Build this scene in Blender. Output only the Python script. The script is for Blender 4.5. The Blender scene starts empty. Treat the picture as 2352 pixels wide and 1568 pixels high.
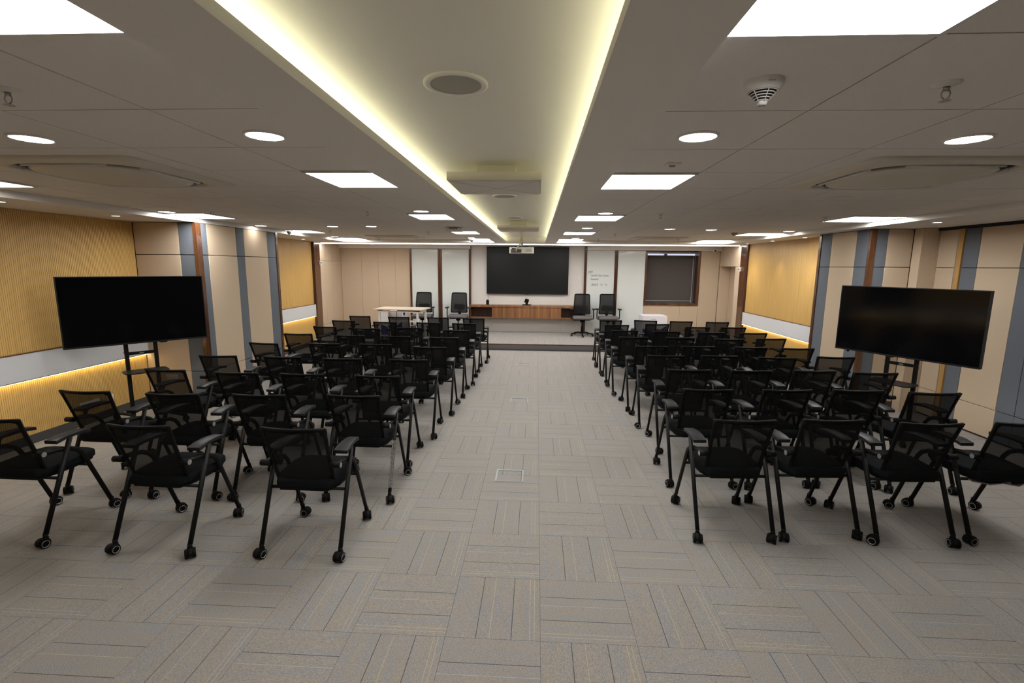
import bpy, bmesh, math, random
from mathutils import Vector, Matrix, Euler

S = bpy.context.scene
C = S.collection
PI = math.pi
random.seed(7)

# ---------------------------------------------------------------- camera
def setup_camera():
    f, p, y, r, h = 1102.8, .1556, .0500, .0090, 1.9259
    cy, sy, cp, sp = math.cos(y), math.sin(y), math.cos(p), math.sin(p)
    fwd = Vector((-sy*cp, cy*cp, -sp)); right = Vector((cy, sy, 0)); up = right.cross(fwd)
    cr, sr = math.cos(r), math.sin(r)
    R = right*cr + up*sr; U = -right*sr + up*cr
    cam = bpy.data.cameras.new('camera'); o = bpy.data.objects.new('camera', cam); C.objects.link(o)
    cam.sensor_width = 36; cam.lens = 36*f/2352; cam.clip_start = .05; cam.clip_end = 60
    m = Matrix((( R.x, U.x, -fwd.x, 0), (R.y, U.y, -fwd.y, 0), (R.z, U.z, -fwd.z, h), (0, 0, 0, 1)))
    o.matrix_world = m
    S.camera = o
setup_camera()

# ---------------------------------------------------------------- world, exposure, light levels
w = bpy.data.worlds.new('world'); S.world = w; w.use_nodes = True
w.node_tree.nodes['Background'].inputs[0].default_value = (.02, .02, .02, 1)
w.node_tree.nodes['Background'].inputs[1].default_value = .3
S.view_settings.view_transform = 'Standard'; S.view_settings.look = 'None'
S.view_settings.gamma = 1; S.view_settings.use_curve_mapping = False
S.view_settings.exposure = 0.0
S.cycles.max_bounces = 7; S.cycles.diffuse_bounces = 5; S.cycles.glossy_bounces = 3
S.cycles.transparent_max_bounces = 24; S.cycles.caustics_reflective = False; S.cycles.caustics_refractive = False
S.cycles.sample_clamp_indirect = 4.0
PANEL_E, DOWN_E, SMALL_E, COVE_E, BAND_E, LINE_E, SPOT_W = 26.0, 28.0, 9.0, 19.0, 24.0, 36.0, 4.2

# ---------------------------------------------------------------- materials
def newmat(name):
    m = bpy.data.materials.new(name); m.use_nodes = True
    return m, m.node_tree, m.node_tree.nodes['Principled BSDF']
def lnk(t, a, b): t.links.new(a, b)
def mat(name, col, rough=.5, metal=0, noise=0, nscale=60, bump=0, stretch=None, spec=.5, coat=0):
    m, t, b = newmat(name)
    b.inputs['Base Color'].default_value = (*col, 1); b.inputs['Roughness'].default_value = rough
    b.inputs['Metallic'].default_value = metal; b.inputs['Specular IOR Level'].default_value = spec
    if coat: b.inputs['Coat Weight'].default_value = coat; b.inputs['Coat Roughness'].default_value = .12
    if noise or bump:
        tc = t.nodes.new('ShaderNodeNewGeometry'); n = t.nodes.new('ShaderNodeTexNoise')
        mp = t.nodes.new('ShaderNodeMapping'); lnk(t, tc.outputs['Position'], mp.inputs[0])
        mp.inputs['Scale'].default_value = stretch or (1, 1, 1)
        lnk(t, mp.outputs[0], n.inputs['Vector']); n.inputs['Scale'].default_value = nscale; n.inputs['Detail'].default_value = 4
        if noise:
            r = t.nodes.new('ShaderNodeValToRGB'); e = r.color_ramp.elements
            e[0].position = .3; e[1].position = .7
            e[0].color = (*[c*(1-noise) for c in col], 1); e[1].color = (*[min(1, c*(1+noise)) for c in col], 1)
            lnk(t, n.outputs[0], r.inputs[0]); lnk(t, r.outputs[0], b.inputs['Base Color'])
        if bump:
            bp = t.nodes.new('ShaderNodeBump'); bp.inputs['Strength'].default_value = bump; bp.inputs['Distance'].default_value = .002
            lnk(t, n.outputs[0], bp.inputs['Height']); lnk(t, bp.outputs[0], b.inputs['Normal'])
    return m
def emit(name, col, s):
    m = bpy.data.materials.new(name); m.use_nodes = True; t = m.node_tree; t.nodes.clear()
    e = t.nodes.new('ShaderNodeEmission'); o = t.nodes.new('ShaderNodeOutputMaterial')
    e.inputs[0].default_value = (*col, 1); e.inputs[1].default_value = s; lnk(t, e.outputs[0], o.inputs[0])
    return m
def wood(name, dark, light, scale=(1, 1, .12), nscale=14, rough=.35, coat=0, fine=.5):
    m, t, b = newmat(name)
    g = t.nodes.new('ShaderNodeNewGeometry'); mp = t.nodes.new('ShaderNodeMapping'); mp.inputs['Scale'].default_value = scale
    lnk(t, g.outputs['Position'], mp.inputs[0])
    n = t.nodes.new('ShaderNodeTexNoise'); n.inputs['Scale'].default_value = nscale; n.inputs['Detail'].default_value = 6; n.inputs['Roughness'].default_value = .6
    lnk(t, mp.outputs[0], n.inputs['Vector'])
    n2 = t.nodes.new('ShaderNodeTexNoise'); n2.inputs['Scale'].default_value = nscale*14; n2.inputs['Detail'].default_value = 3
    lnk(t, mp.outputs[0], n2.inputs['Vector'])
    mx = t.nodes.new('ShaderNodeMix'); mx.data_type = 'FLOAT'; mx.inputs[0].default_value = fine*.5
    lnk(t, n.outputs[0], mx.inputs[2]); lnk(t, n2.outputs[0], mx.inputs[3])
    r = t.nodes.new('ShaderNodeValToRGB'); e = r.color_ramp.elements
    e[0].position = .34; e[0].color = (*dark, 1); e[1].position = .66; e[1].color = (*light, 1)
    lnk(t, mx.outputs[0], r.inputs[0]); lnk(t, r.outputs[0], b.inputs['Base Color'])
    b.inputs['Roughness'].default_value = rough
    if coat: b.inputs['Coat Weight'].default_value = coat; b.inputs['Coat Roughness'].default_value = .1
    return m
def carpet_mat():
    m, t, b = newmat('carpet'); N = t.nodes.new
    uv = N('ShaderNodeUVMap'); uv.uv_map = 'UVMap'
    g = N('ShaderNodeNewGeometry')
    # one value per carpet tile, so no two tiles carry the same yarn
    a = N('ShaderNodeVectorMath'); a.operation = 'ADD'; a.inputs[1].default_value = (20-.05, 20-.231, 0); lnk(t, g.outputs['Position'], a.inputs[0])
    s = N('ShaderNodeVectorMath'); s.operation = 'SCALE'; s.inputs['Scale'].default_value = 2.0; lnk(t, a.outputs[0], s.inputs[0])
    fl = N('ShaderNodeVectorMath'); fl.operation = 'FLOOR'; lnk(t, s.outputs[0], fl.inputs[0])
    dt = N('ShaderNodeVectorMath'); dt.operation = 'DOT_PRODUCT'; dt.inputs[1].default_value = (3.71, 7.33, 0); lnk(t, fl.outputs[0], dt.inputs[0])
    mp = N('ShaderNodeMapping'); mp.inputs['Scale'].default_value = (210, 60, 1); lnk(t, uv.outputs[0], mp.inputs[0])
    n = N('ShaderNodeTexNoise'); n.noise_dimensions = '4D'; n.inputs['Scale'].default_value = 1; n.inputs['Detail'].default_value = 3; n.inputs['Roughness'].default_value = .7
    lnk(t, mp.outputs[0], n.inputs['Vector']); lnk(t, dt.outputs['Value'], n.inputs['W'])
    r = N('ShaderNodeValToRGB'); e = r.color_ramp.elements
    e[0].position = .30; e[0].color = (.105, .100, .100, 1); e[1].position = .72; e[1].color = (.40, .365, .33, 1)
    e2 = e.new(.44); e2.color = (.205, .192, .185, 1); e3 = e.new(.56); e3.color = (.262, .243, .23, 1)
    lnk(t, n.outputs[0], r.inputs[0])
    # broad tan streaks
    mp2 = N('ShaderNodeMapping'); mp2.inputs['Scale'].default_value = (16, 1.6, 1); lnk(t, uv.outputs[0], mp2.inputs[0])
    n2 = N('ShaderNodeTexNoise'); n2.noise_dimensions = '4D'; n2.inputs['Scale'].default_value = 1; n2.inputs['Detail'].default_value = 3
    lnk(t, mp2.outputs[0], n2.inputs['Vector']); lnk(t, dt.outputs['Value'], n2.inputs['W'])
    r2 = N('ShaderNodeValToRGB'); f = r2.color_ramp.elements
    f[0].position = .35; f[0].color = (.93, .97, 1.02, 1); f[1].position = .68; f[1].color = (1.08, 1.0, .88, 1)
    lnk(t, n2.outputs[0], r2.inputs[0])
    mul = N('ShaderNodeMix'); mul.data_type = 'RGBA'; mul.blend_type = 'MULTIPLY'; mul.inputs[0].default_value = 1
    lnk(t, r.outputs[0], mul.inputs[6]); lnk(t, r2.outputs[0], mul.inputs[7])
    # the five yarn lines of each tile
    sx = N('ShaderNodeSeparateXYZ'); lnk(t, uv.outputs[0], sx.inputs[0])
    cur = mul.outputs[2]
    for pos, col, hw in ((.32, (.02, .018, .017), .0040), (.461, (.40, .355, .27), .0026), (.692, (.02, .018, .017), .0040), (.886, (.40, .355, .27), .0026), (.935, (.40, .355, .27), .0026)):
        d = N('ShaderNodeMath'); d.operation = 'SUBTRACT'; d.inputs[1].default_value = pos; lnk(t, sx.outputs[0], d.inputs[0])
        ab = N('ShaderNodeMath'); ab.operation = 'ABSOLUTE'; lnk(t, d.outputs[0], ab.inputs[0])
        lt = N('ShaderNodeMath'); lt.operation = 'LESS_THAN'; lt.inputs[1].default_value = hw; lnk(t, ab.outputs[0], lt.inputs[0])
        k = N('ShaderNodeMath'); k.operation = 'MULTIPLY'; k.inputs[1].default_value = .85; lnk(t, lt.outputs[0], k.inputs[0])
        mx = N('ShaderNodeMix'); mx.data_type = 'RGBA'; lnk(t, k.outputs[0], mx.inputs[0]); lnk(t, cur, mx.inputs[6]); mx.inputs[7].default_value = (*col, 1)
        cur = mx.outputs[2]
    lnk(t, cur, b.inputs['Base Color']); b.inputs['Roughness'].default_value = .95; b.inputs['Specular IOR Level'].default_value = .1
    b.inputs['Sheen Weight'].default_value = .35; b.inputs['Sheen Roughness'].default_value = .5
    bp = N('ShaderNodeBump'); bp.inputs['Strength'].default_value = .5; bp.inputs['Distance'].default_value = .003
    lnk(t, n.outputs[0], bp.inputs['Height']); lnk(t, bp.outputs[0], b.inputs['Normal'])
    return m
def mesh_fabric(name, col, trans):
    m, t, b = newmat(name)
    b.inputs['Base Color'].default_value = (*col, 1); b.inputs['Roughness'].default_value = .8; b.inputs['Specular IOR Level'].default_value = .2
    tr = t.nodes.new('ShaderNodeBsdfTransparent'); mx = t.nodes.new('ShaderNodeMixShader'); mx.inputs[0].default_value = trans
    lnk(t, b.outputs[0], mx.inputs[1]); lnk(t, tr.outputs[0], mx.inputs[2])
    lnk(t, mx.outputs[0], t.nodes['Material Output'].inputs[0])
    return m

M = dict(
    carpet=carpet_mat(), glue=mat('floor_glue', (.05, .048, .045), .9),
    tile=mat('ceiling_tile', (.85, .82, .78), .9, noise=.03, nscale=300, bump=.3), grid=mat('ceiling_joint', (.10, .085, .07), .9),
    plaster=mat('plaster', (.85, .82, .78), .9), white=mat('white_plastic', (.80, .79, .76), .45), cream=mat('cream_plastic', (.72, .68, .58), .5),
    beige=mat('beige_felt', (.60, .475, .345), .95, noise=.09, nscale=260, bump=.5, spec=.1),
    blue=mat('blue_grey_felt', (.150, .165, .190), .95, noise=.16, nscale=220, bump=.5, spec=.1),
    groove=mat('panel_groove', (.03, .025, .022), .9), groove_b=mat('pale_groove', (.30, .24, .18), .9),
    oak=wood('oak_veneer', (.50, .30, .085), (.61, .385, .125), scale=(3, 3, .15), nscale=10, rough=.45),
    oakslat=wood('oak_slat', (.60, .37, .115), (.74, .48, .17), scale=(6, 6, .3), nscale=9, rough=.5),
    slatgap=mat('slat_groove', (.38, .21, .075), .8), oakedge=wood('oak_edge', (.40, .22, .07), (.58, .35, .12), scale=(9, 9, .2), nscale=9, rough=.4),
    walnut=wood('walnut', (.050, .018, .008), (.135, .052, .018), scale=(2.2, 2.2, .35), nscale=5, rough=.25, coat=.5),
    walnutd=wood('walnut_dark', (.035, .014, .008), (.085, .032, .014), scale=(6, 6, .2), nscale=6, rough=.35),
    cabwood=wood('cabinet_walnut', (.105, .040, .016), (.33, .150, .058), scale=(3.2, 3.2, .12), nscale=3.2, rough=.35, coat=.15, fine=.35),
    laminate=mat('white_laminate', (.66, .67, .70), .25), glass=mat('white_glass', (.76, .80, .78), .04, spec=.8), glassedge=mat('glass_edge', (.75, .85, .80), .1),
    wallwhite=mat('white_wall_panel', (.68, .65, .61), .6, noise=.02, nscale=80),
    base=mat('dark_baseboard', (.055, .053, .055), .6), black=mat('black_plastic', (.006, .006, .006), .6, spec=.12),
    metal=mat('black_metal', (.006, .006, .006), .5, spec=.2), pad=mat('armrest_pad', (.014, .014, .015), .45, spec=.28),
    seat=mat('seat_fabric', (.005, .006, .007), .95, noise=.3, nscale=500, bump=.6, spec=.15), mesh=mesh_fabric('chair_mesh', (.005, .005, .005), .11),
    meshx=mesh_fabric('office_chair_mesh', (.012, .012, .013), .06), grey=mat('grey_fabric', (.135, .125, .13), .95, noise=.15, nscale=400, bump=.5, spec=.1),
    chrome=mat('chrome', (.75, .75, .76), .15, 1), steel=mat('brushed_steel', (.42, .42, .42), .35, .8), disc=mat('grey_disc', (.30, .30, .29), .4, .3),
    screen=mat('screen_glass', (.003, .003, .004), .10, spec=.28), screenm=mat('matt_screen', (.007, .008, .008), .33, spec=.3), bezel=mat('bezel', (.006, .006, .0065), .4),
    wrap=mat('plastic_wrap', (.16, .155, .15), .15, noise=.5, nscale=90, bump=1.0, spec=.9), floorbox=mat('floor_box_metal', (.33, .355, .36), .35, .3), lid=None,
    proj=mat('projector_shell', (.74, .71, .62), .45), carton=mat('carton', (.80, .77, .82), .6), cartonblue=mat('carton_blue', (.03, .035, .20), .5), cartonlogo=mat('carton_logo', (.04, .16, .62), .5), ink=mat('ink', (.06, .06, .07), .6), inkg=mat('grey_ink', (.22, .21, .25), .6), marker=mat('marker', (.05, .055, .06), .5),
    desk=mat('desk_top', (.72, .60, .47), .4), deskwhite=mat('desk_frame', (.82, .80, .76), .35), blind=mat('blind_fabric', (.085, .075, .070), .9, noise=.1, nscale=300), alu=mat('aluminium', (.62, .62, .63), .35, .4),
    darkhole=mat('dark_hole', (.012, .012, .012), .9), grille=mat('speaker_grille', (.38, .36, .33), .7), domeglass=mat('dome_glass', (.10, .10, .10), .12), bulb=mat('sprinkler_bulb', (.45, .05, .03), .2),
    e_panel=emit('panel_light', (1, .985, .955), PANEL_E), e_down=emit('downlight', (1, .97, .92), DOWN_E), e_small=emit('small_downlight', (1, .93, .80), SMALL_E),
    e_cove=emit('cove_strip', (1, .98, .62), COVE_E), e_band=emit('warm_strip', (1, .80, .36), BAND_E), e_line=emit('linear_light', (1, .96, .93), LINE_E), e_line2=emit('linear_light_edge', (1, .96, .93), 2.2), e_win=emit('window_daylight', (.62, .66, .85), 1.1),
)
M['lid'] = M['carpet']

# ---------------------------------------------------------------- mesh helpers
class MB:
    def __init__(s): s.v = []; s.f = []; s.m = []; s.uv = {}; s.mats = []; s.sm = []
    def mi(s, m):
        if m not in s.mats: s.mats.append(m)
        return s.mats.index(m)
    def add(s, vs, fs, m='', smooth=False, mtx=None):
        n = len(s.v); k = s.mi(m)
        s.v += [tuple(mtx @ Vector(v)) if mtx else tuple(v) for v in vs]
        for f in fs: s.f.append(tuple(i+n for i in f)); s.m.append(k); s.sm.append(smooth)
        return s
    def box(s, x0, x1, y0, y1, z0, z1, m='', mtx=None):
        vs = [(x0,y0,z0),(x1,y0,z0),(x1,y1,z0),(x0,y1,z0),(x0,y0,z1),(x1,y0,z1),(x1,y1,z1),(x0,y1,z1)]
        return s.add(vs, [(0,3,2,1),(4,5,6,7),(0,1,5,4),(1,2,6,5),(2,3,7,6),(3,0,4,7)], m, mtx=mtx)
    def cbox(s, c, d, m='', mtx=None):
        return s.box(c[0]-d[0]/2, c[0]+d[0]/2, c[1]-d[1]/2, c[1]+d[1]/2, c[2]-d[2]/2, c[2]+d[2]/2, m, mtx)
    def cyl(s, p0, p1, r0, r1=None, n=14, m='', caps=True, smooth=True):
        r1 = r0 if r1 is None else r1
        p0, p1 = Vector(p0), Vector(p1); d = (p1-p0).normalized()
        a = d.orthogonal().normalized(); b = d.cross(a)
        vs = []
        for p, r in ((p0, r0), (p1, r1)):
            vs += [p + a*(r*math.cos(2*PI*i/n)) + b*(r*math.sin(2*PI*i/n)) for i in range(n)]
        s.add(vs, [(i, (i+1) % n, n+(i+1) % n, n+i) for i in range(n)], m, smooth)
        if caps:
            k = len(s.v)-2*n
            s.f.append(tuple(k+i for i in reversed(range(n)))); s.m.append(s.mi(m)); s.sm.append(False)
            s.f.append(tuple(k+n+i for i in range(n))); s.m.append(s.mi(m)); s.sm.append(False)
        return s
    def sweep(s, pts, prof, m='', side=(1, 0, 0), smooth=True, caps=True):
        """profile (u along side, v along the normal) swept along pts"""
        n = len(prof); base = len(s.v); k = s.mi(m); sd = Vector(side)
        pts = [Vector(p) for p in pts]
        for i, p in enumerate(pts):
            t = (pts[min(i+1, len(pts)-1)] - pts[max(i-1, 0)]).normalized()
            u = (sd - t*sd.dot(t)).normalized(); v = t.cross(u)
            s.v += [tuple(p + u*a + v*b) for a, b in prof]
        for i in range(len(pts)-1):
            for j in range(n):
                a = base+i*n+j; b = base+i*n+(j+1) % n
                s.f.append((a, b, b+n, a+n)); s.m.append(k); s.sm.append(smooth)
        if caps:
            s.f.append(tuple(base+j for j in reversed(range(n)))); s.m.append(k); s.sm.append(False)
            e = base+(len(pts)-1)*n
            s.f.append(tuple(e+j for j in range(n))); s.m.append(k); s.sm.append(False)
        return s
    def lathe(s, prof, c=(0, 0, 0), n=28, m='', smooth=True):
        """profile of (r, z), turned about z"""
        base = len(s.v); k = s.mi(m)
        for r, z in prof:
            s.v += [(c[0]+r*math.cos(2*PI*i/n), c[1]+r*math.sin(2*PI*i/n), c[2]+z) for i in range(n)]
        for j in range(len(prof)-1):
            for i in range(n):
                a = base+j*n+i; b = base+j*n+(i+1) % n
                s.f.append((a, b, b+n, a+n)); s.m.append(k); s.sm.append(smooth)
        return s
    def prism(s, poly, z0, z1, m='', mtx=None, smooth=False):
        n = len(poly)
        vs = [(x, y, z0) for x, y in poly]+[(x, y, z1) for x, y in poly]
        return s.add(vs, [tuple(reversed(range(n))), tuple(n+i for i in range(n))]+[(i, (i+1) % n, n+(i+1) % n, n+i) for i in range(n)], m, smooth, mtx)
    def build(s, name, mt=None, parent=None, bevel=0, seg=2, loc=None, rot=None, fix=True, bang=30):
        me = bpy.data.meshes.new(name); me.from_pydata(s.v, [], s.f)
        keys = s.mats or ['']
        for k in keys: me.materials.append(M[k] if k else M[mt])
        me.polygons.foreach_set('material_index', s.m); me.polygons.foreach_set('use_smooth', s.sm)
        if fix or bevel:
            bm = bmesh.new(); bm.from_mesh(me)
            if fix: bmesh.ops.recalc_face_normals(bm, faces=bm.faces)
            if bevel:
                es = [e for e in bm.edges if len(e.link_faces) == 2 and e.calc_face_angle(0) > math.radians(bang)]
                bmesh.ops.bevel(bm, geom=es, offset=bevel, offset_type='OFFSET', segments=seg, profile=.5, affect='EDGES', clamp_overlap=True)
                for f in bm.faces: f.smooth = True
            bm.to_mesh(me); bm.free()
            if bevel:
                try: me.set_sharp_from_angle(angle=math.radians(40))
                except Exception: pass
        me.update()
        o = bpy.data.objects.new(name, me); C.objects.link(o)
        if parent is not None: o.parent = parent
        if loc: o.location = loc
        if rot: o.rotation_euler = rot
        return o

def rrect(w, d, r, n=4, cx=0, cy=0):
    out = []
    for sx, sy, a0 in ((1, 1, 0), (-1, 1, 90), (-1, -1, 180), (1, -1, 270)):
        for i in range(n+1):
            a = math.radians(a0+90*i/n)
            out.append((cx+sx*(w/2-r)+r*math.cos(a), cy+sy*(d/2-r)+r*math.sin(a)))
    return out
def oval(a, b, n=10): return [(a*math.cos(2*PI*i/n), b*math.sin(2*PI*i/n)) for i in range(n)]
def thing(name, label, cat, loc=(0, 0, 0), rz=0, group=None):
    o = bpy.data.objects.new(name, None); C.objects.link(o); o.empty_display_size = .1
    o.location = loc; o.rotation_euler = (0, 0, rz); o['label'] = label; o['category'] = cat
    if group: o['group'] = group
    return o
def struct(name, mb, mt):
    o = mb.build(name, mt); o['kind'] = 'structure'; return o
def kids(o): return [c for c in bpy.data.objects if c.parent == o]
def copy_tree(o, children, parent=None):
    c = o.copy(); C.objects.link(c)
    if parent is not None: c.parent = parent
    for ch in children.get(o.name, []): copy_tree(ch, children, c)
    return c
def child_map(root):
    d = {}
    def rec(o):
        d[o.name] = list(o.children)
        for c in o.children: rec(c)
    bpy.context.view_layer.update(); rec(root); return d
def text_mesh(s, size, mt, name, parent, mtx, shear=0, ext=.0006):
    cu = bpy.data.curves.new(name, 'FONT'); cu.body = s; cu.size = size; cu.shear = shear; cu.extrude = ext; cu.resolution_u = 2
    t = bpy.data.objects.new(name+'_tmp', cu); C.objects.link(t); bpy.context.view_layer.update()
    me = bpy.data.meshes.new_from_object(t); bpy.data.objects.remove(t)
    me.transform(mtx); me.materials.clear(); me.materials.append(M[mt])
    o = bpy.data.objects.new(name, me); C.objects.link(o)
    if parent is not None: o.parent = parent
    return o
FACE_CAM = Matrix.Rotation(PI/2, 4, 'X')     # text standing up, read from -Y

# ================================================================ FLOOR
T = .5; X0 = .05; Y0 = 2.231
fl = struct('floor', MB().box(-5.9, 5.7, -3, 13.4, -.15, -.008), 'glue')
def tile_mesh(name='carpet_tile'):
    b = MB(); h = T/2-.0009
    b.box(-h, h, -h, h, -.0078, 0)
    me = bpy.data.meshes.new(name); me.from_pydata(b.v, [], b.f); me.materials.append(M['carpet'])
    uv = me.uv_layers.new(name='UVMap')
    for li in range(len(me.loops)):
        v = me.vertices[me.loops[li].vertex_index].co; uv.data[li].uv = (v.x/T+.5, v.y/T+.5)
    return me
TM = tile_mesh()
cells = []
for j in range(-10, 18):
    for i in range(-12, 12):
        x = X0+(i+.5)*T; y = Y0+(j+.5)*T
        vert = (i + j) % 2 != 0           # stripes along the room's length
        cells.append((y, abs(x), x, y, vert))
def in_view(x, y):
    return y > .9 and abs(x+.05*y) < 1.12*y+.45
vis = sorted([c for c in cells if in_view(c[2], c[3])], key=lambda c: (c[2]**2+c[3]**2))
near = vis[:300]; nearset = set((c[2], c[3]) for c in near)
for c in near:
    o = bpy.data.objects.new('carpet_tile', TM); C.objects.link(o); o.parent = fl
    o.location = (c[2], c[3], 0); o.rotation_euler = (0, 0, 0 if c[4] else -PI/2)
def joined_tiles(lst, name, parent, z=0, clip=None):
    vs = []; fs = []; uvs = []
    for (x, y, vert) in lst:
        h = T/2-.0009; n = len(vs)
        x0, x1, y0, y1 = x-h, x+h, y-h, y+h
        if clip: x0, x1, y0, y1 = max(x0, clip[0]), min(x1, clip[1]), max(y0, clip[2]), min(y1, clip[3])
        if x1-x0 < .01 or y1-y0 < .01: continue
        for zz in (z-.0078, z): vs += [(x0, y0, zz), (x1, y0, zz), (x1, y1, zz), (x0, y1, zz)]
        q = [(n+4, n+5, n+6, n+7), (n, n+1, n+5, n+4), (n+1, n+2, n+6, n+5), (n+2, n+3, n+7, n+6), (n+3, n, n+4, n+7)]
        fs += q
        for f in q:
            for k in f:
                u, v = (vs[k][0]-x)/T+.5, (vs[k][1]-y)/T+.5
                uvs.append((u, v) if vert else (1-v, u))
    me = bpy.data.meshes.new(name); me.from_pydata(vs, [], fs); me.materials.append(M['carpet'])
    uv = me.uv_layers.new(name='UVMap')
    for li, c in enumerate(uvs): uv.data[li].uv = c
    o = bpy.data.objects.new(name, me); C.objects.link(o); o.parent = parent; return o
rest = joined_tiles([(c[2], c[3], c[4]) for c in cells if (c[2], c[3]) not in nearset and c[3] < 11.2], 'carpet_tiling', fl)
rest['kind'] = 'stuff'

# ================================================================ STAGE
SX0, SX1, SY0, SY1, SZ = -5.297, 4.762, 10.93, 13.05, .15
st = thing('stage_platform', 'low carpeted stage platform with dark nosing across the far end of the room', 'platform', (0, 0, 0))
MB().box(SX0, SX1, SY0+.01, SY1, .002, SZ-.008).build('platform_core', 'glue', st)
MB().box(SX0, SX1, SY0, SY0+.012, SZ-.022, SZ+.004).build('nosing_strip', 'walnut', st)
MB().box(SX0, SX1, SY0+.001, SY0+.0099, .0345, SZ-.0225).build('riser_carpet', 'riserc' if 'riserc' in M else 'grey', st)
MB().box(SX0, SX1, SY0-.004, SY0+.0099, .002, .034).build('kick_strip', 'base', st)
for j in range(5):
    for i in range(-12, 12):
        x = X0+(i+.5)*T; y = SY0+.012+(j+.5)*T
        vert = (i+j) % 2 == 0
        x0, x1, y0, y1 = max(x-T/2, SX0), min(x+T/2, SX1), y-T/2, min(y+T/2, SY1)
        if x1-x0 < .02 or y1-y0 < .02: continue
        if x1-x0 > .499 and y1-y0 > .499:
            o = bpy.data.objects.new('carpet_tile', TM); C.objects.link(o); o.parent = st
            o.location = (x, y, SZ); o.rotation_euler = (0, 0, 0 if vert else -PI/2)
        else:
            joined_tiles([(x, y, vert)], 'carpet_tile', st, SZ, (x0, x1, y0, y1))

# ================================================================ CEILING
ZC, ZS, ZK = 2.525, 2.46, 2.585    # tiles, soffits and beams, coffer
ce = struct('ceiling', MB().box(-5.9, 5.7, -3, 13.4, 2.62, 2.72), 'grid')
def cpart(name, x0, x1, y0, y1, z0, z1, mt='plaster'): return MB().box(x0, x1, y0, y1, z0, z1).build(name, mt, ce)
cpart('backing_board', -4.52, -.99, .70, 11.38, ZC+.009, ZC+.02, 'grid')
cpart('backing_board', .445, 4.22, .70, 11.38, ZC+.009, ZC+.02, 'grid')
cpart('soffit', -5.45, -4.50, -3, 11.3, ZS, 2.60)       # along the left wall
cpart('soffit', 4.20, 5.35, -3, 11.3, ZS, 2.60)
cpart('soffit', -5.45, 5.35, 11.3, 13.3, ZS, 2.60)      # over the stage
cpart('beam', -.98, -.715, .0, 11.3, ZS, ZS+.035)
cpart('beam', .18, .435, .0, 11.3, ZS, ZS+.035)
cpart('beam', -.98, -.86, .0, 11.3, ZS+.0351, 2.60)
cpart('beam', .325, .435, .0, 11.3, ZS+.0351, 2.60)
cpart('coffer_panel', -.859, .324, .0, 11.299, ZK, ZK+.02)
cpart('ceiling_panel', -4.499, -.981, -3, .70, ZC, ZC+.03)
cpart('ceiling_panel', .436, 4.199, -3, .70, ZC, ZC+.03)
cpart('ceiling_panel', -.98, .435, -3, -.001, ZS, ZS+.03)
cpart('led_strip', -.80, -.785, .02, 11.28, ZS+.0352, ZS+.040, 'e_cove')
cpart('led_strip', .245, .26, .02, 11.28, ZS+.0352, ZS+.040, 'e_cove')
yk = [(0, .78), (4, 3.24), (5, 3.87), (8, 5.79), (9, 6.46), (12, 8.52), (13, 9.22), (16, 11.22), (17, 11.85)]
def yline(k, d=0):
    for (a, ya), (b, yb) in zip(yk, yk[1:]):
        if a <= k <= b: return ya+(yb-ya)*(k-a)/(b-a)+d
XL = [-4.50, -3.99, -3.38, -2.77, -2.16, -1.55, -.98]; XR = [.435, 1.03, 1.65, 2.27, 2.90, 3.57, 4.20]
lit = {('L', 5, k) for k in (0, 4, 8, 12, 16)} | {('L', 0, k) for k in (4, 8, 12, 16)} | {('R', 0, k) for k in (0, 4, 8, 12, 16)} | {('R', 5, k) for k in (4, 8, 12, 16)}
tile_cache = {}
def ctile(x0, x1, y0, y1):
    g = .0035; key = (round(x1-x0, 3), round(y1-y0, 3))
    if key not in tile_cache:
        a, b = key[0]/2-g, key[1]/2-g
        mb = MB(); mb.box(-a, a, -b, b, 0, .009)
        me = bpy.data.meshes.new('ceiling_tile'); me.from_pydata(mb.v, [], mb.f); me.materials.append(M['tile']); tile_cache[key] = me
    o = bpy.data.objects.new('ceiling_tile', tile_cache[key]); C.objects.link(o); o.parent = ce
    o.location = ((x0+x1)/2, (y0+y1)/2, ZC)
proto_panel = {}
PL = {('R', 0, 0): 'big square light panel, right of the beam, nearest the camera', ('L', 5, 0): 'big square light panel, left of the beam, cut by the top left corner',
      ('R', 0, 4): 'square light panel beside the right beam, second from the camera', ('R', 0, 8): 'square light panel beside the right beam, third from the camera',
      ('R', 0, 12): 'square light panel beside the right beam, fourth from the camera', ('R', 0, 16): 'square light panel beside the right beam, farthest, at the stage',
      ('L', 5, 4): 'square light panel beside the left beam, second from the camera', ('L', 5, 8): 'square light panel beside the left beam, third from the camera',
      ('L', 5, 12): 'square light panel beside the left beam, behind the hanging grey device', ('L', 5, 16): 'square light panel beside the left beam, farthest, at the stage',
      ('L', 0, 4): 'light panel by the left wall, nearest, cut by the left edge', ('L', 0, 8): 'light panel by the left wall, above the left television',
      ('L', 0, 12): 'light panel by the left wall, third, behind the dome camera', ('L', 0, 16): 'light panel by the left wall, farthest, at the stage',
      ('R', 5, 4): 'light panel by the right wall, nearest, cut by the right edge', ('R', 5, 8): 'light panel by the right wall, second, left of the right television',
      ('R', 5, 12): 'light panel by the right wall, third, above the veneered alcove', ('R', 5, 16): 'light panel by the right wall, farthest, above the blind window'}
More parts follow.
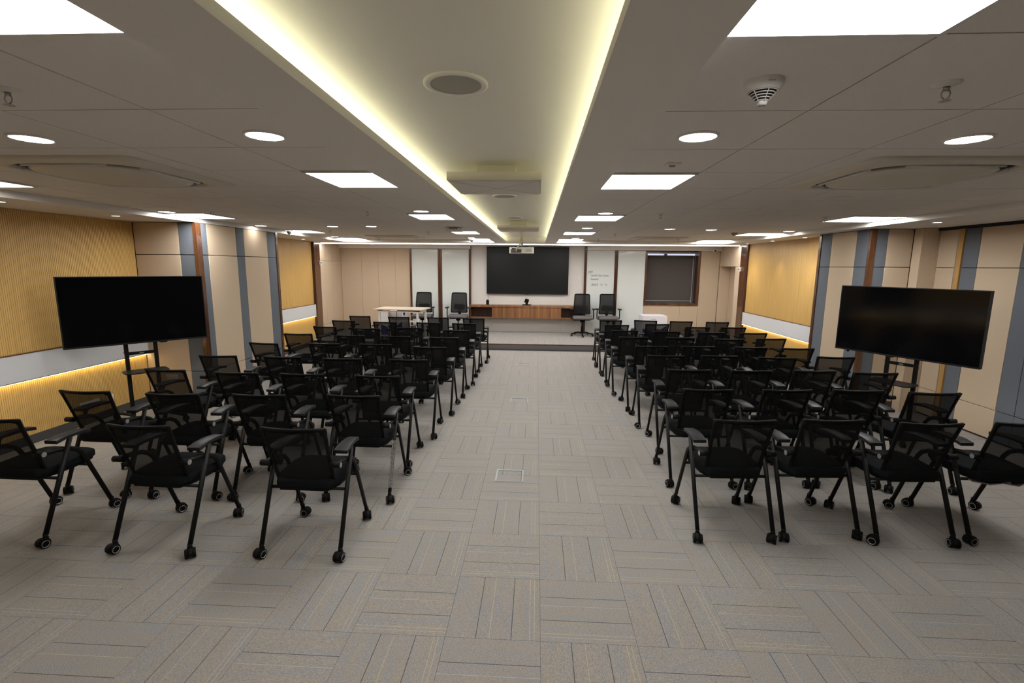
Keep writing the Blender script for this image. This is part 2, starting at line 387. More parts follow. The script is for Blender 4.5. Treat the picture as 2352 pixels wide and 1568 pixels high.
def light_panel(x0, x1, y0, y1, label):
    cx, cy, w_, d_ = (x0+x1)/2, (y0+y1)/2, x1-x0-.02, y1-y0-.02
    t = thing('ceiling_light_panel', label, 'ceiling light', (cx, cy, ZC), 0, 'square ceiling light panels')
    a, b = w_/2, d_/2; q = .018
    mb = MB()
    for bx in ((-a, a, -b, -b+q), (-a, a, b-q, b), (-a, -a+q, -b+q, b-q), (a-q, a, -b+q, b-q)): mb.box(*bx, -.012, .008)
    mb.build('frame', 'white', t)
    MB().box(-a+q, a-q, -b+q, b-q, -.003, .004).build('diffuser', 'e_panel', t)
for side, XS, dy in (('L', XL, -.07), ('R', XR, 0)):
    for k in range(0, 17):
        for c in range(6):
            x0, x1, y0, y1 = XS[c], XS[c+1], yline(k, dy), yline(k+1, dy)
            if k == 16: y1 = min(y1, 11.30)
            if y1-y0 < .05: continue
            if (side, c, k) in lit:
                if k == 16: y0 = 10.72
                light_panel(x0, x1, y0, y1, PL[(side, c, k)])
            elif k == 15 and (side, c, 16) in lit: ctile(x0, x1, y0, 10.72)
            elif k == 3 and c == 2: ctile(XS[2], XS[4], yline(3, dy), yline(5, dy))
            elif k in (3, 4) and c in (2, 3): pass
            else: ctile(x0, x1, y0, y1)
# lamps behind the camera, out of frame, as the grid goes on there
for i, (x, y) in enumerate(((.73, -1.35), (-1.26, -1.35))):
    t = thing('ceiling_light_panel', ['square light panel behind the camera, right of the beam', 'square light panel behind the camera, left of the beam', 'light panel beside the camera by the right wall', 'light panel beside the camera by the left wall'][i], 'ceiling light', (x, y, ZC), 0, 'square ceiling light panels')
    MB().box(-.28, .28, -.28, .28, -.006, -.0005).build('diffuser', 'white', t)

# ---------------------------------------------------------------- round downlights
def place_copies(proto, spots, z, group):
    cm = child_map(proto)
    for i, (x, y, lab) in enumerate(spots):
        o = proto if i == 0 else copy_tree(proto, cm)
        o.location = (x, y, z); o['label'] = lab; o['group'] = group
dl = thing('downlight', '', 'downlight')
MB().lathe([(.094, .0), (.094, -.006), (.086, -.010), (.080, -.006)]).build('trim_ring', 'white', dl)
MB().lathe([(.0805, -.0065), (.04, -.0068), (.0005, -.0068)], n=24).build('diffuser', 'e_down', dl, fix=False)
place_copies(dl, [
    (-2.48, 2.35, 'round downlight nearest the left edge, above the first chairs'), (-1.29, 2.32, 'round downlight beside the left beam, nearest the camera'),
    (.73, 2.37, 'round downlight beside the right beam, nearest the camera'), (1.97, 2.43, 'round downlight nearest the right edge, before the air conditioner'),
    (-1.30, 5.45, 'round downlight beside the left beam, just before the third light panel'), (.76, 5.60, 'round downlight beside the right beam, just before the third light panel'),
    (-3.23, 7.61, 'round downlight in the left ceiling, left of a pair'), (-2.60, 7.57, 'round downlight in the left ceiling, right of a pair'),
    (.77, 7.70, 'round downlight beside the right beam, halfway to the stage'), (2.06, 7.79, 'round downlight in the right ceiling, left of a pair'),
    (2.74, 7.92, 'round downlight in the right ceiling, right of a pair'), (4.05, 8.15, 'round downlight at the right edge of the tiles, mid room'),
    (4.00, 6.06, 'round downlight touching the second light panel by the right wall'), (-4.36, 5.60, 'round downlight touching the light panel above the left television'),
    (-4.36, 7.55, 'round downlight beside the left felt column, at the edge of the tiles'), (-4.38, 10.40, 'round downlight at the left edge of the tiles, near the stage'), (-1.42, 10.50, 'round downlight beside the left beam, farthest, over a dome camera'),
    (.80, 10.40, 'round downlight beside the right beam, farthest'), (4.06, 10.85, 'round downlight at the right edge of the tiles, near the stage'),
], ZC, 'round downlights in the tile ceiling')
sl = thing('small_downlight', '', 'downlight')
MB().lathe([(.052, .0), (.052, -.004), (.046, -.007), (.042, -.004)], n=20).build('trim_ring', 'white', sl)
MB().lathe([(.0425, -.0045), (.0005, -.0048)], n=20).build('diffuser', 'e_small', sl, fix=False)
small = [(-4.83, 4.21, 'small downlight in the left soffit, at the left edge'), (-4.85, 5.44, 'small downlight in the left soffit, above the left television'),
    (-4.99, 8.95, 'small downlight in the left soffit over the far alcove, nearer one'), (-5.01, 10.25, 'small downlight in the left soffit over the far alcove, farther one'),
    (4.51, 5.81, 'small downlight in the right soffit above the right television'), (4.60, 8.69, 'small downlight over the right veneered alcove, nearest one'),
    (4.60, 9.85, 'small downlight over the right veneered alcove, middle one'), (4.60, 11.00, 'small downlight over the right veneered alcove, farthest one'),
    (-4.99, 2.8, 'small downlight in the left soffit outside the frame')]
place_copies(sl, small, ZS, 'small downlights in the side soffits')
sl_spots = [(x, y) for x, y, _ in small]
for x, y in sl_spots:
    L = bpy.data.lights.new('downlight_beam', 'SPOT'); L.energy = SPOT_W*4; L.spot_size = math.radians(58); L.spot_blend = .5; L.color = (1, .90, .74); L.shadow_soft_size = .035
    o = bpy.data.objects.new('downlight_beam', L); C.objects.link(o); o.location = (x, y, ZS-.02)
# linear light across the stage front
ll = thing('linear_light', 'thin white light line running wall to wall above the stage front', 'linear light', (0, 11.82, ZS))
MB().box(-5.34, 4.78, -.03, .03, -.019, -.0005).build('housing', 'white', ll)
MB().box(-5.33, 4.77, -.034, -.0305, -.019, -.001).build('diffuser_edge', 'e_line2', ll); MB().box(-5.33, 4.77, -.028, .028, -.0215, -.0195).build('diffuser', 'e_line', ll)

# ---------------------------------------------------------------- coffer fittings
sp = thing('ceiling_speaker', '', 'speaker')
MB().lathe([(.118, 0), (.118, -.007), (.108, -.009), (.094, -.007)], n=36).build('trim_ring', 'plaster', sp)
MB().lathe([(.0935, -.0065), (.06, -.0085), (.001, -.0095)], n=36).build('grille', 'grille', sp, fix=False)
place_copies(sp, [(-.308, 1.87, 'large round ceiling speaker in the coffer, nearest the camera'), (-.318, 4.71, 'round ceiling speaker in the coffer, past the first diffuser box'), (-.317, 6.75, 'round ceiling speaker in the coffer, before the second diffuser box')], ZK, 'round speakers in the coffer')
sg = thing('ceiling_grille', '', 'speaker')
MB().lathe([(.10, 0), (.10, -.003), (.092, -.004), (.001, -.004)], n=28).build('grille', 'tile', sg, fix=False)
place_copies(sg, [(-2.05, 4.15, 'faint round ceiling speaker beyond the left air conditioner'), (2.57, 4.39, 'faint round ceiling speaker beyond the right air conditioner'), (2.96, 6.38, 'faint round ceiling speaker in the right ceiling, farther one'), (-2.95, 6.30, 'faint round ceiling speaker in the left ceiling, farther one')], ZC, 'flat round speakers in the tiles')
ad = thing('air_diffuser', '', 'air vent')
MB().box(-.30, .30, -.30, .30, 0, .052).build('housing', 'cream', ad, bevel=.002)
MB().box(-.13, .13, -.13, .13, .052, .1235).build('neck', 'cream', ad)
for s in range(4):
    a, g = .288, .006
    MB().prism([(-a+g*2, -a), (a-g*2, -a), (g*.1, -g*1.2), (-g*.1, -g*1.2)], -.004, -.0002).build('vane', 'plaster', ad, rot=(0, 0, s*PI/2))
place_copies(ad, [(-.282, 3.44, 'square diffuser box hanging in the coffer, nearer one'), (-.285, 7.41, 'square diffuser box hanging in the coffer, farther one')], ZS+.001, 'square diffuser boxes in the coffer')

pj = thing('projector', 'white ceiling projector hanging on a pole before the wall screen', 'projector', (-.30, 9.45, 2.17))
b = MB(); b.prism(rrect(.465, .34, .03), 0, .115); b.build('body', 'proj', pj, bevel=.006)
MB().box(-.205, .0, -.1735, -.1705, .008, .075).build('port_plate', 'grey', pj)
for k, (x, z, r) in enumerate(((-.17, .022, .007), (-.14, .022, .007), (-.115, .022, .005), (-.055, .04, .009), (-.03, .022, .006), (-.165, .085, .014))):
    MB().cyl((x, -.177, z), (x, -.174, z), r, n=10).build('port', 'black', pj)
for k in range(5): MB().box(.08, .19, -.1725, -.1705, .03+k*.012, .034+k*.012).build('vent_slot', 'grey', pj)
MB().cyl((0, 0, .14), (0, 0, ZK-2.17-.012), .026, n=16).build('pole', 'cream', pj)
MB().lathe([(.001, .0), (.07, 0), (.07, .011), (.001, .011)], c=(0, 0, ZK-2.17-.0115)).build('ceiling_plate', 'cream', pj)
b = MB(); b.box(-.13, .13, -.02, .02, .13, .14); b.box(-.13, -.115, -.06, .06, .116, .13); b.box(.115, .13, -.06, .06, .116, .13); b.build('bracket', 'metal', pj)
MB().sweep([(.0, -.03, .26), (-.005, -.06, .21), (-.05, -.12, .15), (-.09, -.19, .10), (-.10, -.185, .05), (-.10, -.176, .03)], oval(.010, .010, 8)).build('cable', 'cream', pj)
MB().sweep([(-.165, -.178, .085), (-.14, -.21, .086), (-.105, -.205, .08)], oval(.006, .006, 8)).build('power_cable', 'black', pj)

# ---------------------------------------------------------------- air conditioners
def superellipse(a, p, n=48): return [(a*math.copysign(abs(math.cos(t))**(2/p), math.cos(t)), a*math.copysign(abs(math.sin(t))**(2/p), math.sin(t))) for t in (2*PI*i/n for i in range(n))]
ac = thing('air_conditioner', '', 'air conditioner')
def ring_surface(mb, specs, m, n=48):
    base = len(mb.v); k = mb.mi(m)
    for a, p, z in specs: mb.v += [(x, y, z) for x, y in superellipse(a, p, n)]
    for j in range(len(specs)-1):
        for i in range(n):
            q = base+j*n+i; r_ = base+j*n+(i+1) % n
            mb.f.append((q, r_, r_+n, q+n)); mb.m.append(k); mb.sm.append(True)
b = MB(); ring_surface(b, [(.52, 18, 0), (.52, 18, -.012), (.47, 9, -.021), (.435, 5, -.026), (.428, 4.2, -.025), (.425, 4.2, -.002)], ''); b.build('fascia', 'cream', ac, fix=False)
b = MB(); ring_surface(b, [(.425, 4.2, -.003), (.28, 3.6, -.003)], ''); b.build('air_slot', 'darkhole', ac, fix=False)
b = MB(); ring_surface(b, [(.372, 3.0, -.006), (.385, 3.0, -.024), (.37, 3.0, -.034), (.28, 3.2, -.044), (.12, 3.4, -.050), (.001, 3.4, -.051)], ''); b.build('grille_panel', 'cream', ac, fix=False)
for s in range(4):
    pts = []
    for i in range(13):
        u = -1+2*i/12; pts.append((u*.27, -.402+.020*u*u, -.020-.006*(1-u*u)))
    MB().sweep(pts, [(-.010, -.003), (.010, -.003), (.010, .003), (-.010, .003)], side=(0, 0, 1)).build('louver', 'white', ac, rot=(0, 0, s*PI/2))
place_copies(ac, [(-2.84, 3.24, 'cream cassette air conditioner in the left ceiling, near the camera'), (2.33, 3.31, 'cream cassette air conditioner in the right ceiling, near the camera'),
                  (-3.0, 10.30, 'cream cassette air conditioner in the left ceiling, near the stage'), (2.48, 10.35, 'cream cassette air conditioner in the right ceiling, near the stage')], ZC-.0005, 'cassette air conditioners')

# ---------------------------------------------------------------- sprinklers, detectors
spk = thing('sprinkler', '', 'sprinkler')
MB().lathe([(.040, 0), (.040, -.004), (.018, -.012), (.010, -.012)], n=24).build('escutcheon', 'white', spk)
b = MB(); b.cyl((0, 0, -.010), (0, 0, -.022), .009, n=10)
for sg_ in (-1, 1): b.sweep([(sg_*.008, 0, -.020), (sg_*.014, 0, -.030), (sg_*.012, 0, -.042), (0, 0, -.052)], oval(.0028, .0022, 6), side=(0, 1, 0))
b.build('frame_arms', 'steel', spk)
MB().lathe([(.001, -.054), (.017, -.054), (.017, -.0555), (.001, -.0555)], n=16).build('deflector', 'steel', spk)
place_copies(spk, [(-1.87, 1.71, 'sprinkler in the left ceiling, at the left edge'), (1.32, 1.74, 'sprinkler in the right ceiling, nearest the camera'), (-1.91, 5.46, 'sprinkler in the left ceiling, middle of the near half'),
    (1.38, 5.63, 'sprinkler in the right ceiling, middle of the near half'), (-3.70, 8.6, 'sprinkler in the left ceiling by the far downlight pair'), (-1.94, 8.66, 'sprinkler in the left ceiling, right of the far air conditioner'),
    (1.40, 8.95, 'sprinkler in the right ceiling, beside the far light panel'), (3.35, 5.93, 'sprinkler above the second light panel by the right wall'), (-3.60, 10.95, 'sprinkler beside the far left air conditioner'),
    (1.32, 10.7, 'sprinkler beside the far right air conditioner, left of it'), (3.10, 10.95, 'sprinkler beside the far right air conditioner, right of it'), (-3.83, 5.61, 'sprinkler before the light panel above the left television')], ZC, 'ceiling sprinklers')
sd = thing('smoke_detector', 'white conical smoke detector with dark slots in the right ceiling', 'smoke detector', (.725, 1.71, ZC))
MB().lathe([(.060, 0), (.060, -.012), (.056, -.021), (.049, -.026), (.048, -.030), (.046, -.032)], n=40).build('base', 'white', sd)
MB().lathe([(.041, -.030), (.012, -.064)], n=32).build('chamber', 'darkhole', sd, fix=False)
for k in range(6):
    r = .045-k*.0062; z = -.0325-k*.0066
    MB().lathe([(r, z), (r+.0005, z-.0022), (r-.004, z-.0025), (r-.004, z)], n=36).build('slot_ring', 'white', sd)
for k in range(6):
    a = k*PI/3-PI/2
    MB().sweep([(.045*math.cos(a), .045*math.sin(a), -.032), (.013*math.cos(a), .013*math.sin(a), -.067)], [(-.0013, -.0013), (.0013, -.0013), (.0013, .0013), (-.0013, .0013)], side=(-math.sin(a), math.cos(a), 0)).build('rib', 'white', sd)
MB().lathe([(.016, -.062), (.015, -.070), (.009, -.074), (.001, -.074)], n=24).build('tip', 'white', sd)
MB().lathe([(.0072, -.0742), (.0085, -.0746), (.0095, -.0742)], n=20).build('tip_ring', 'black', sd)
text_mesh('BOSCH', .0065, 'inkg', 'lettering', sd, Matrix.Translation((-.011, -.0605, -.0185)) @ Matrix.Rotation(math.radians(108), 4, 'X'), ext=.0004)
dm = thing('dome_camera', '', 'security camera')
MB().lathe([(.055, 0), (.055, -.022), (.047, -.030), (.042, -.030)], n=24).build('base', 'white', dm)
MB().lathe([(.042, -.030), (.040, -.048), (.030, -.064), (.015, -.073), (.001, -.076)], n=24).build('dome', 'domeglass', dm, fix=False)
place_copies(dm, [(-1.46, 10.85, 'dome camera under the farthest left downlight'), (-4.42, 8.54, 'dome camera beside the left wall light panel')], ZC, 'dome cameras')
dm2 = thing('smoke_sensor', 'small dark ceiling detector left of the right wall light panel', 'smoke detector', (3.36, 8.57, ZC))
MB().lathe([(.055, 0), (.055, -.02), (.03, -.05), (.001, -.052)], n=20).build('body', 'grille', dm2)
ms = thing('motion_sensor', 'small square white sensor before the second right light panel', 'sensor', (.78, 2.98, ZC))
MB().box(-.042, .042, -.042, .042, -.010, -.0002).build('plate', 'tile', ms, bevel=.003)
MB().lathe([(.020, -.010), (.018, -.016), (.001, -.020)], n=18).build('lens', 'grille', ms, fix=False)
MB().cyl((-.02, -.028, -.011), (-.02, -.028, -.009), .004, n=8).build('indicator', 'ink', ms)
ap = thing('hanging_device', 'flat rounded grey device hanging before a left light panel', 'device', (-1.32, 7.75, ZC))
b = MB(); b.prism(rrect(.27, .22, .05), -.065, -.012); b.build('body', 'plaster', ap, bevel=.01)
MB().box(-.06, .06, -.1115, -.1085, -.034, -.020).build('port_strip', 'darkhole', ap)
for k in range(3): MB().box(-.05+k*.035, -.028+k*.035, -.113, -.112, -.031, -.024).build('port', 'white', ap)
MB().box(-.08, .08, -.06, .06, -.012, -.0003).build('bracket', 'metal', ap)

# ================================================================ LEFT WALL
wl = struct('wall_left', MB().box(-5.62, -5.46, -3, 13.4, -.008, 2.62), 'plaster')
def wbox(parent, name, x0, x1, y0, y1, z0, z1, mt, bevel=0): return MB().box(x0, x1, y0, y1, z0, z1).build(name, mt, parent, bevel=bevel, seg=1)
ZJ, ZL = 2.035, .455
# slatted part, near the camera
wbox(wl, 'slat_backing', -5.46, -5.372, -3, 6.248, 0.001, ZS-.001, 'slatgap')
def slats(y0, y1, z0, z1, period=.0205, gap=.0042):
    b = MB(); y = y0
    while y < y1-.004:
        b.box(-5.3718, -5.362, y+gap/2, min(y+period-gap/2, y1), z0, z1); y += period
    o = b.build('slatting', 'oakslat', wl, fix=False); o['kind'] = 'stuff'; return o
slats(-.2, 6.248, .985, ZS-.001); slats(-.2, 6.248, .101, .684)
wbox(wl, 'cap_strip', -5.371, -5.317, -3, 6.247, .9755, .9845, 'walnut')
wbox(wl, 'laminate_band', -5.371, -5.320, -3, 6.247, .700, .975, 'laminate')
wbox(wl, 'base_strip', -5.371, -5.317, -3, 6.247, .6915, .6995, 'walnutd')
wbox(wl, 'led_strip', -5.336, -5.324, -2.9, 6.24, .6875, .6912, 'e_band')
# column with felt panels
wbox(wl, 'column_core', -5.459, -4.535, 6.285, 8.24, .001, ZS-.001, 'groove')
def felt_front(parent, x0, x1, yf, mt, zl, zj, z1=ZS-.002, g=.004, d=.033):
    for a, b_ in ((.10, zl), (zl, zj), (zj, z1)):
        wbox(parent, 'felt_panel', x0+g/2, x1-g/2, yf, yf+d, a+g, b_-g, mt, .003)
def felt_side(parent, xf, d, y0, y1, mt, zl, zj, z1=ZS-.002, g=.004, zb=.10):
    lo, hi = min(xf, xf+d), max(xf, xf+d)
    for a, b_ in ((zb, zl), (zl, zj), (zj, z1)):
        wbox(parent, 'felt_panel', lo, hi, y0+g/2, y1-g/2, a+g, b_-g, mt, .003)
felt_front(wl, -5.358, -4.741, 6.25, 'beige', ZL, ZJ); felt_front(wl, -4.741, -4.535, 6.25, 'blue', ZL, ZJ)
wbox(wl, 'corner_trim', -4.533, -4.484, 6.235, 6.330, .001, ZS-.002, 'walnut')
for y0, y1, mt in ((6.332, 6.466, 'blue'), (6.466, 7.104, 'beige'), (7.104, 7.298, 'blue'), (7.298, 7.944, 'beige'), (7.944, 8.198, 'blue')):
    felt_side(wl, -4.50, -.034, y0, y1, mt, ZL, ZJ)
wbox(wl, 'corner_trim', -4.534, -4.492, 8.20, 8.262, .001, ZS-.002, 'walnut')
wbox(wl, 'baseboard', -5.36, -4.536, 6.251, 6.284, .001, .10, 'base'); wbox(wl, 'baseboard', -4.534, -4.501, 6.332, 8.199, .001, .10, 'base')
wbox(wl, 'baseboard', -5.371, -5.359, -3, 6.247, .001, .10, 'base')
# far alcove
wbox(wl, 'alcove_backing', -5.459, -5.374, 8.245, 11.349, .001, ZS-.001, 'groove')
def veneer(parent, x0, x1, ys, zz, name='veneer_panel', mt='oak'):
    for a, b_ in zip(ys, ys[1:]):
        for c, d in zz: wbox(parent, name, x0, x1, a+.0012, b_-.0012, c, d, mt)
veneer(wl, -5.373, -5.361, [8.246, 9.28, 10.31, 11.345], [(.985, ZS-.002), (.101, .684)])
wbox(wl, 'cap_strip', -5.3725, -5.317, 8.246, 11.345, .9755, .9845, 'walnut')
for a, b_ in ((8.246, 9.85), (9.853, 11.345)): wbox(wl, 'laminate_panel', -5.3725, -5.320, a, b_, .700, .975, 'laminate')
wbox(wl, 'base_strip', -5.3725, -5.317, 8.246, 11.345, .6915, .6995, 'walnutd')
wbox(wl, 'led_strip', -5.336, -5.324, 8.25, 11.34, .6875, .6912, 'e_band')
wbox(wl, 'baseboard', -5.373, -5.359, 8.246, 11.345, .001, .10, 'base')
wbox(wl, 'walnut_panel', -5.459, -5.300, 11.35, 11.375, .001, ZS-.002, 'walnutd')
wbox(wl, 'walnut_panel', -5.459, -5.305, 11.376, 11.66, .001, ZS-.002, 'walnut')
for y0, y1 in ((11.662, 12.05), (12.05, 12.50), (12.50, 13.068)): felt_side(wl, -5.36, -.03, y0, y1, 'beige', .41, 2.015, g=.003, zb=.16)

# ================================================================ RIGHT WALL
wr = struct('wall_right', MB().box(5.42, 5.58, -3, 13.4, -.008, 2.62), 'plaster')
RJ, RL = 1.955, .36
wbox(wr, 'partition_core', 5.236, 5.419, -3, 6.66, .001, ZS-.001, 'groove')
wbox(wr, 'top_track', 5.17, 5.235, -3, 6.62, 2.428, ZS-.0005, 'darkhole')
RT = 2.427
for y0, y1, mt in ((6.33, 6.618, 'beige'), (6.03, 6.24, 'blue'), (5.515, 6.03, 'beige'), (5.30, 5.515, 'blue'), (5.02, 5.30, 'blue'), (4.4, 5.02, 'beige'), (3.2, 4.4, 'beige')):
    for a, b_ in ((.02, RL), (RL, RJ), (RJ, RT)): wbox(wr, 'felt_panel', 5.20, 5.235, y0+.002, y1-.002, a+.003, b_-.003, mt, .003)
wbox(wr, 'edge_strip', 5.188, 5.235, 6.312, 6.328, .001, RT, 'steel')
wbox(wr, 'oak_edge', 5.186, 5.235, 6.244, 6.311, .001, RT, 'oakedge')
# pilaster and column
wbox(wr, 'pilaster', 4.985, 5.19, 6.622, 6.768, .001, ZS-.002, 'beige', .004)
wbox(wr, 'pilaster', 5.191, 5.235, 6.621, 6.768, .001, ZS-.002, 'beige', .004)
wbox(wr, 'column_core', 4.485, 5.419, 6.805, 7.94, .001, ZS-.001, 'groove')
felt_front(wr, 4.66, 4.984, 6.77, 'beige', RL, RJ); felt_front(wr, 4.505, 4.66, 6.77, 'blue', RL, RJ)
wbox(wr, 'corner_trim', 4.432, 4.503, 6.755, 6.80, .001, ZS-.002, 'walnut')
for y0, y1, mt in ((6.802, 6.852, 'walnut'), ):
    pass
for y0, y1, mt in ((6.802, 7.08, 'blue'), (7.08, 7.65, 'beige'), (7.65, 7.905, 'blue')): felt_side(wr, 4.45, .034, y0, y1, mt, RL, RJ)
wbox(wr, 'corner_trim', 4.440, 4.484, 7.907, 7.965, .001, ZS-.002, 'walnut')
wbox(wr, 'baseboard', 4.452, 4.484, 6.802, 7.906, .001, .10, 'base'); wbox(wr, 'baseboard', 4.505, 4.984, 6.772, 6.804, .001, .10, 'base')
# veneered alcove
wbox(wr, 'alcove_backing', 4.814, 5.419, 7.942, 11.325, .001, ZS-.001, 'groove')
veneer(wr, 4.801, 4.813, [7.966, 9.10, 10.22, 11.32], [(.938, ZS-.002), (.101, .637)])
wbox(wr, 'cap_strip', 4.757, 4.8128, 7.966, 11.32, .9285, .9375, 'walnut')
for a, b_ in ((7.966, 9.449), (9.452, 11.32)): wbox(wr, 'laminate_panel', 4.760, 4.8128, a, b_, .653, .928, 'laminate')
wbox(wr, 'base_strip', 4.757, 4.8128, 7.966, 11.32, .6445, .6525, 'walnutd')
wbox(wr, 'led_strip', 4.764, 4.776, 7.97, 11.315, .6405, .6442, 'e_band')
wbox(wr, 'baseboard', 4.799, 4.813, 7.966, 11.32, .001, .10, 'base')
wbox(wr, 'walnut_panel', 4.765, 5.419, 11.326, 11.41, .001, ZS-.002, 'walnutd')
wbox(wr, 'walnut_panel', 4.770, 5.419, 11.411, 11.69, .001, ZS-.002, 'walnut')
wbox(wr, 'felt_panel', 4.80, 5.30, 11.692, 12.02, .151, 1.958, 'beige', .003)
wbox(wr, 'felt_panel', 4.80, 5.30, 11.692, 13.06, 1.965, ZS-.002, 'beige', .003)
wbox(wr, 'niche_back', 5.09, 5.30, 12.022, 13.06, .151, 1.963, 'beige')
wbox(wr, 'felt_panel', 4.802, 5.088, 13.0, 13.06, .151, 1.963, 'beige', .003)
d1 = struct('door_1', MB().box(5.06, 5.088, 12.06, 12.98, .152, 1.955), 'beige')
b = MB(); b.cyl((5.03, 12.16, 1.15), (5.06, 12.16, 1.15), .008, n=8); b.cyl((5.03, 12.16, 1.15), (5.03, 12.27, 1.15), .008, n=8); b.build('door_handle', 'steel', d1)

# ================================================================ STAGE WALL
YB = 13.07
wf = struct('wall_front', MB().box(-5.46, 5.42, YB+.09, YB+.3, -.008, 2.62), 'groove')
def fb(name, x0, x1, z0, z1, mt, yf=YB, d=.05, bevel=0, parent=None): return wbox(parent or wf, name, x0, x1, yf, yf+d, z0, z1, mt, bevel)
for x0, x1 in zip((-5.36, -4.794, -4.332, -3.859), (-4.794, -4.332, -3.859, -3.45)):
    for a, b_ in ((.152, .41), (.41, 2.015), (2.015, 2.37)): fb('felt_panel', x0+.002, x1-.002, a+.0015, b_-.0015, 'beige')
fb('wall_fill', -5.36, 2.89, .0, 2.459, 'groove_b', YB+.052, .037); fb('wall_fill', 4.26, 4.80, .0, 2.459, 'groove_b', YB+.052, .037); fb('wall_fill', 2.89, 4.26, .0, .96, 'groove_b', YB+.052, .037)
for x0, x1 in ((-3.449, -3.402), (-2.676, -2.628), (-2.624, -2.574), (-1.834, -1.783), (1.265, 1.322), (2.063, 2.100), (2.104, 2.142)):
    fb('walnut_strip', x0, x1, .151, 2.37 if x0 not in (-1.834, 1.265) else ZS-.002, 'walnut', YB-.045, .095)
for x0, x1 in zip((-1.781, -1.185, .668), (-1.185, .668, 1.263)):
    fb('wall_panel', x0+.0015, x1-.0015, .151, ZS-.002, 'wallwhite', YB+.005, .045)
for x0, x1 in zip((2.868, 3.372, 3.838, 4.31), (3.372, 3.838, 4.308, 4.798)):
    for a, b_ in (((.152, .41), (.41, .925)) if x0 < 4.3 else ((.152, .41), (.41, 1.955), (1.955, 2.36))):
        fb('felt_panel', x0+.002, x1-.002, a+.0015, b_-.0015, 'beige')
wbox(wf, 'fascia', -5.36, -1.79, 12.95, YB+.05, 2.372, ZS-.001, 'plaster'); wbox(wf, 'fascia', 1.325, 4.798, 12.95, YB+.05, 2.362, ZS-.001, 'plaster')

def whiteboard(x0, x1, z1, label):
    t = thing('whiteboard', label, 'whiteboard', ((x0+x1)/2, YB-.03, .151), 0, 'glass whiteboards on the stage wall')
    a = (x1-x0)/2-.003
    MB().box(-a, a, 0, .008, .004, z1-.151).build('glass_pane', 'glass', t)
    MB().box(-a+.002, a-.002, .0085, .028, .006, z1-.155).build('backing', 'wallwhite', t)
    MB().box(-a, a, -.004, .0085, z1-.150, z1-.142).build('top_rail', 'alu', t)
    return t
whiteboard(-3.40, -2.679, 2.352, 'tall glass whiteboard, leftmost, behind the desk chair')
whiteboard(-2.572, -1.836, 2.352, 'tall glass whiteboard just left of the wall television')
wb3 = whiteboard(1.325, 2.061, 2.345, 'tall glass whiteboard with handwriting, right of the wall television')
whiteboard(2.144, 2.864, 2.345, 'tall glass whiteboard beside the window, rightmost')
for s_, x, z, sz, m_ in (('Wifi', 1.365, 1.765, .085, 'marker'), ('UserID: Sour-Guest', 1.435, 1.675, .072, 'marker'), ('Password:', 1.435, 1.58, .065, 'marker'), ('$tbb/2', 1.46, 1.43, .085, 'marker'), ('00', 1.70, 1.435, .07, 'inkg'), ('9 x', 1.81, 1.435, .07, 'marker')):
    text_mesh(s_, sz, m_, 'handwriting', wb3, Matrix.Translation((x-1.693, -.002, z-.151)) @ FACE_CAM @ Matrix.Scale(.80, 4, (1, 0, 0)), shear=.25)
MB().box(-.335, -.245, -.0015, -.0003, 1.600, 1.604).build('underline', 'marker', wb3)

# window with blind
wn = bpy.data.objects.new('window_1', None); C.objects.link(wn); wn['kind'] = 'structure'; wn.location = (3.575, YB-.03, 0)
hw, z0, z1 = .7165, .928, 2.336
for nm, bx in (('window_frame', (-hw, -hw+.055, z0, z1)), ('window_frame', (hw-.055, hw, z0, z1)), ('window_frame', (-hw+.055, hw-.055, z1-.045, z1)), ('window_frame', (-hw+.055, hw-.055, z0, z0+.055))):
    MB().box(bx[0], bx[1], 0, .03, bx[2], bx[3]).build(nm, 'walnut', wn)
# deep reveal
MB().box(hw-.054, hw-.035, .031, .30, z0+.03, z1-.03).build('reveal', 'walnutd', wn); MB().box(-hw+.035, -hw+.054, .031, .30, z0+.03, z1-.03).build('reveal', 'walnutd', wn)
MB().box(-hw+.055, hw-.055, .031, .30, z0+.035, z0+.054).build('sill', 'walnutd', wn); MB().box(-hw+.055, hw-.055, .031, .30, z1-.044, z1-.025).build('reveal', 'walnutd', wn)
MB().box(-hw+.055, hw-.055, .30, .32, z0+.05, z1-.04).build('window_glass', 'e_win', wn)
MB().box(-hw+.06, .60, .24, .245, z0+.115, z1-.112).build('blind_fabric', 'blind', wn)
MB().box(-hw+.06, .60, .236, .250, z0+.10, z0+.115).build('blind_bar', 'alu', wn)
MB().cyl((-hw+.06, .215, z1-.135), (.60, .215, z1-.135), .024, n=12).build('blind_roller', 'blind', wn)
MB().box(-hw+.056, .660, .252, .258, z0+.055, z1-.088).build('added_glow_block', 'blind', wn); MB().box(.603, .616, .236, .250, z0+.06, z1-.09).build('painted_edge_light', 'alu', wn)  # added sheet holds back window glow; pale strip paints the light line beside blind
MB().box(-.17, -.10, .20, .29, z1-.10, z1-.05).build('mullion', 'walnutd', wn)

# hole in the wall behind the reveal is covered by the wall_front slab set back
wf.location = (0, .29, 0)
for ch in wf.children: ch.location = (0, -.29, 0)

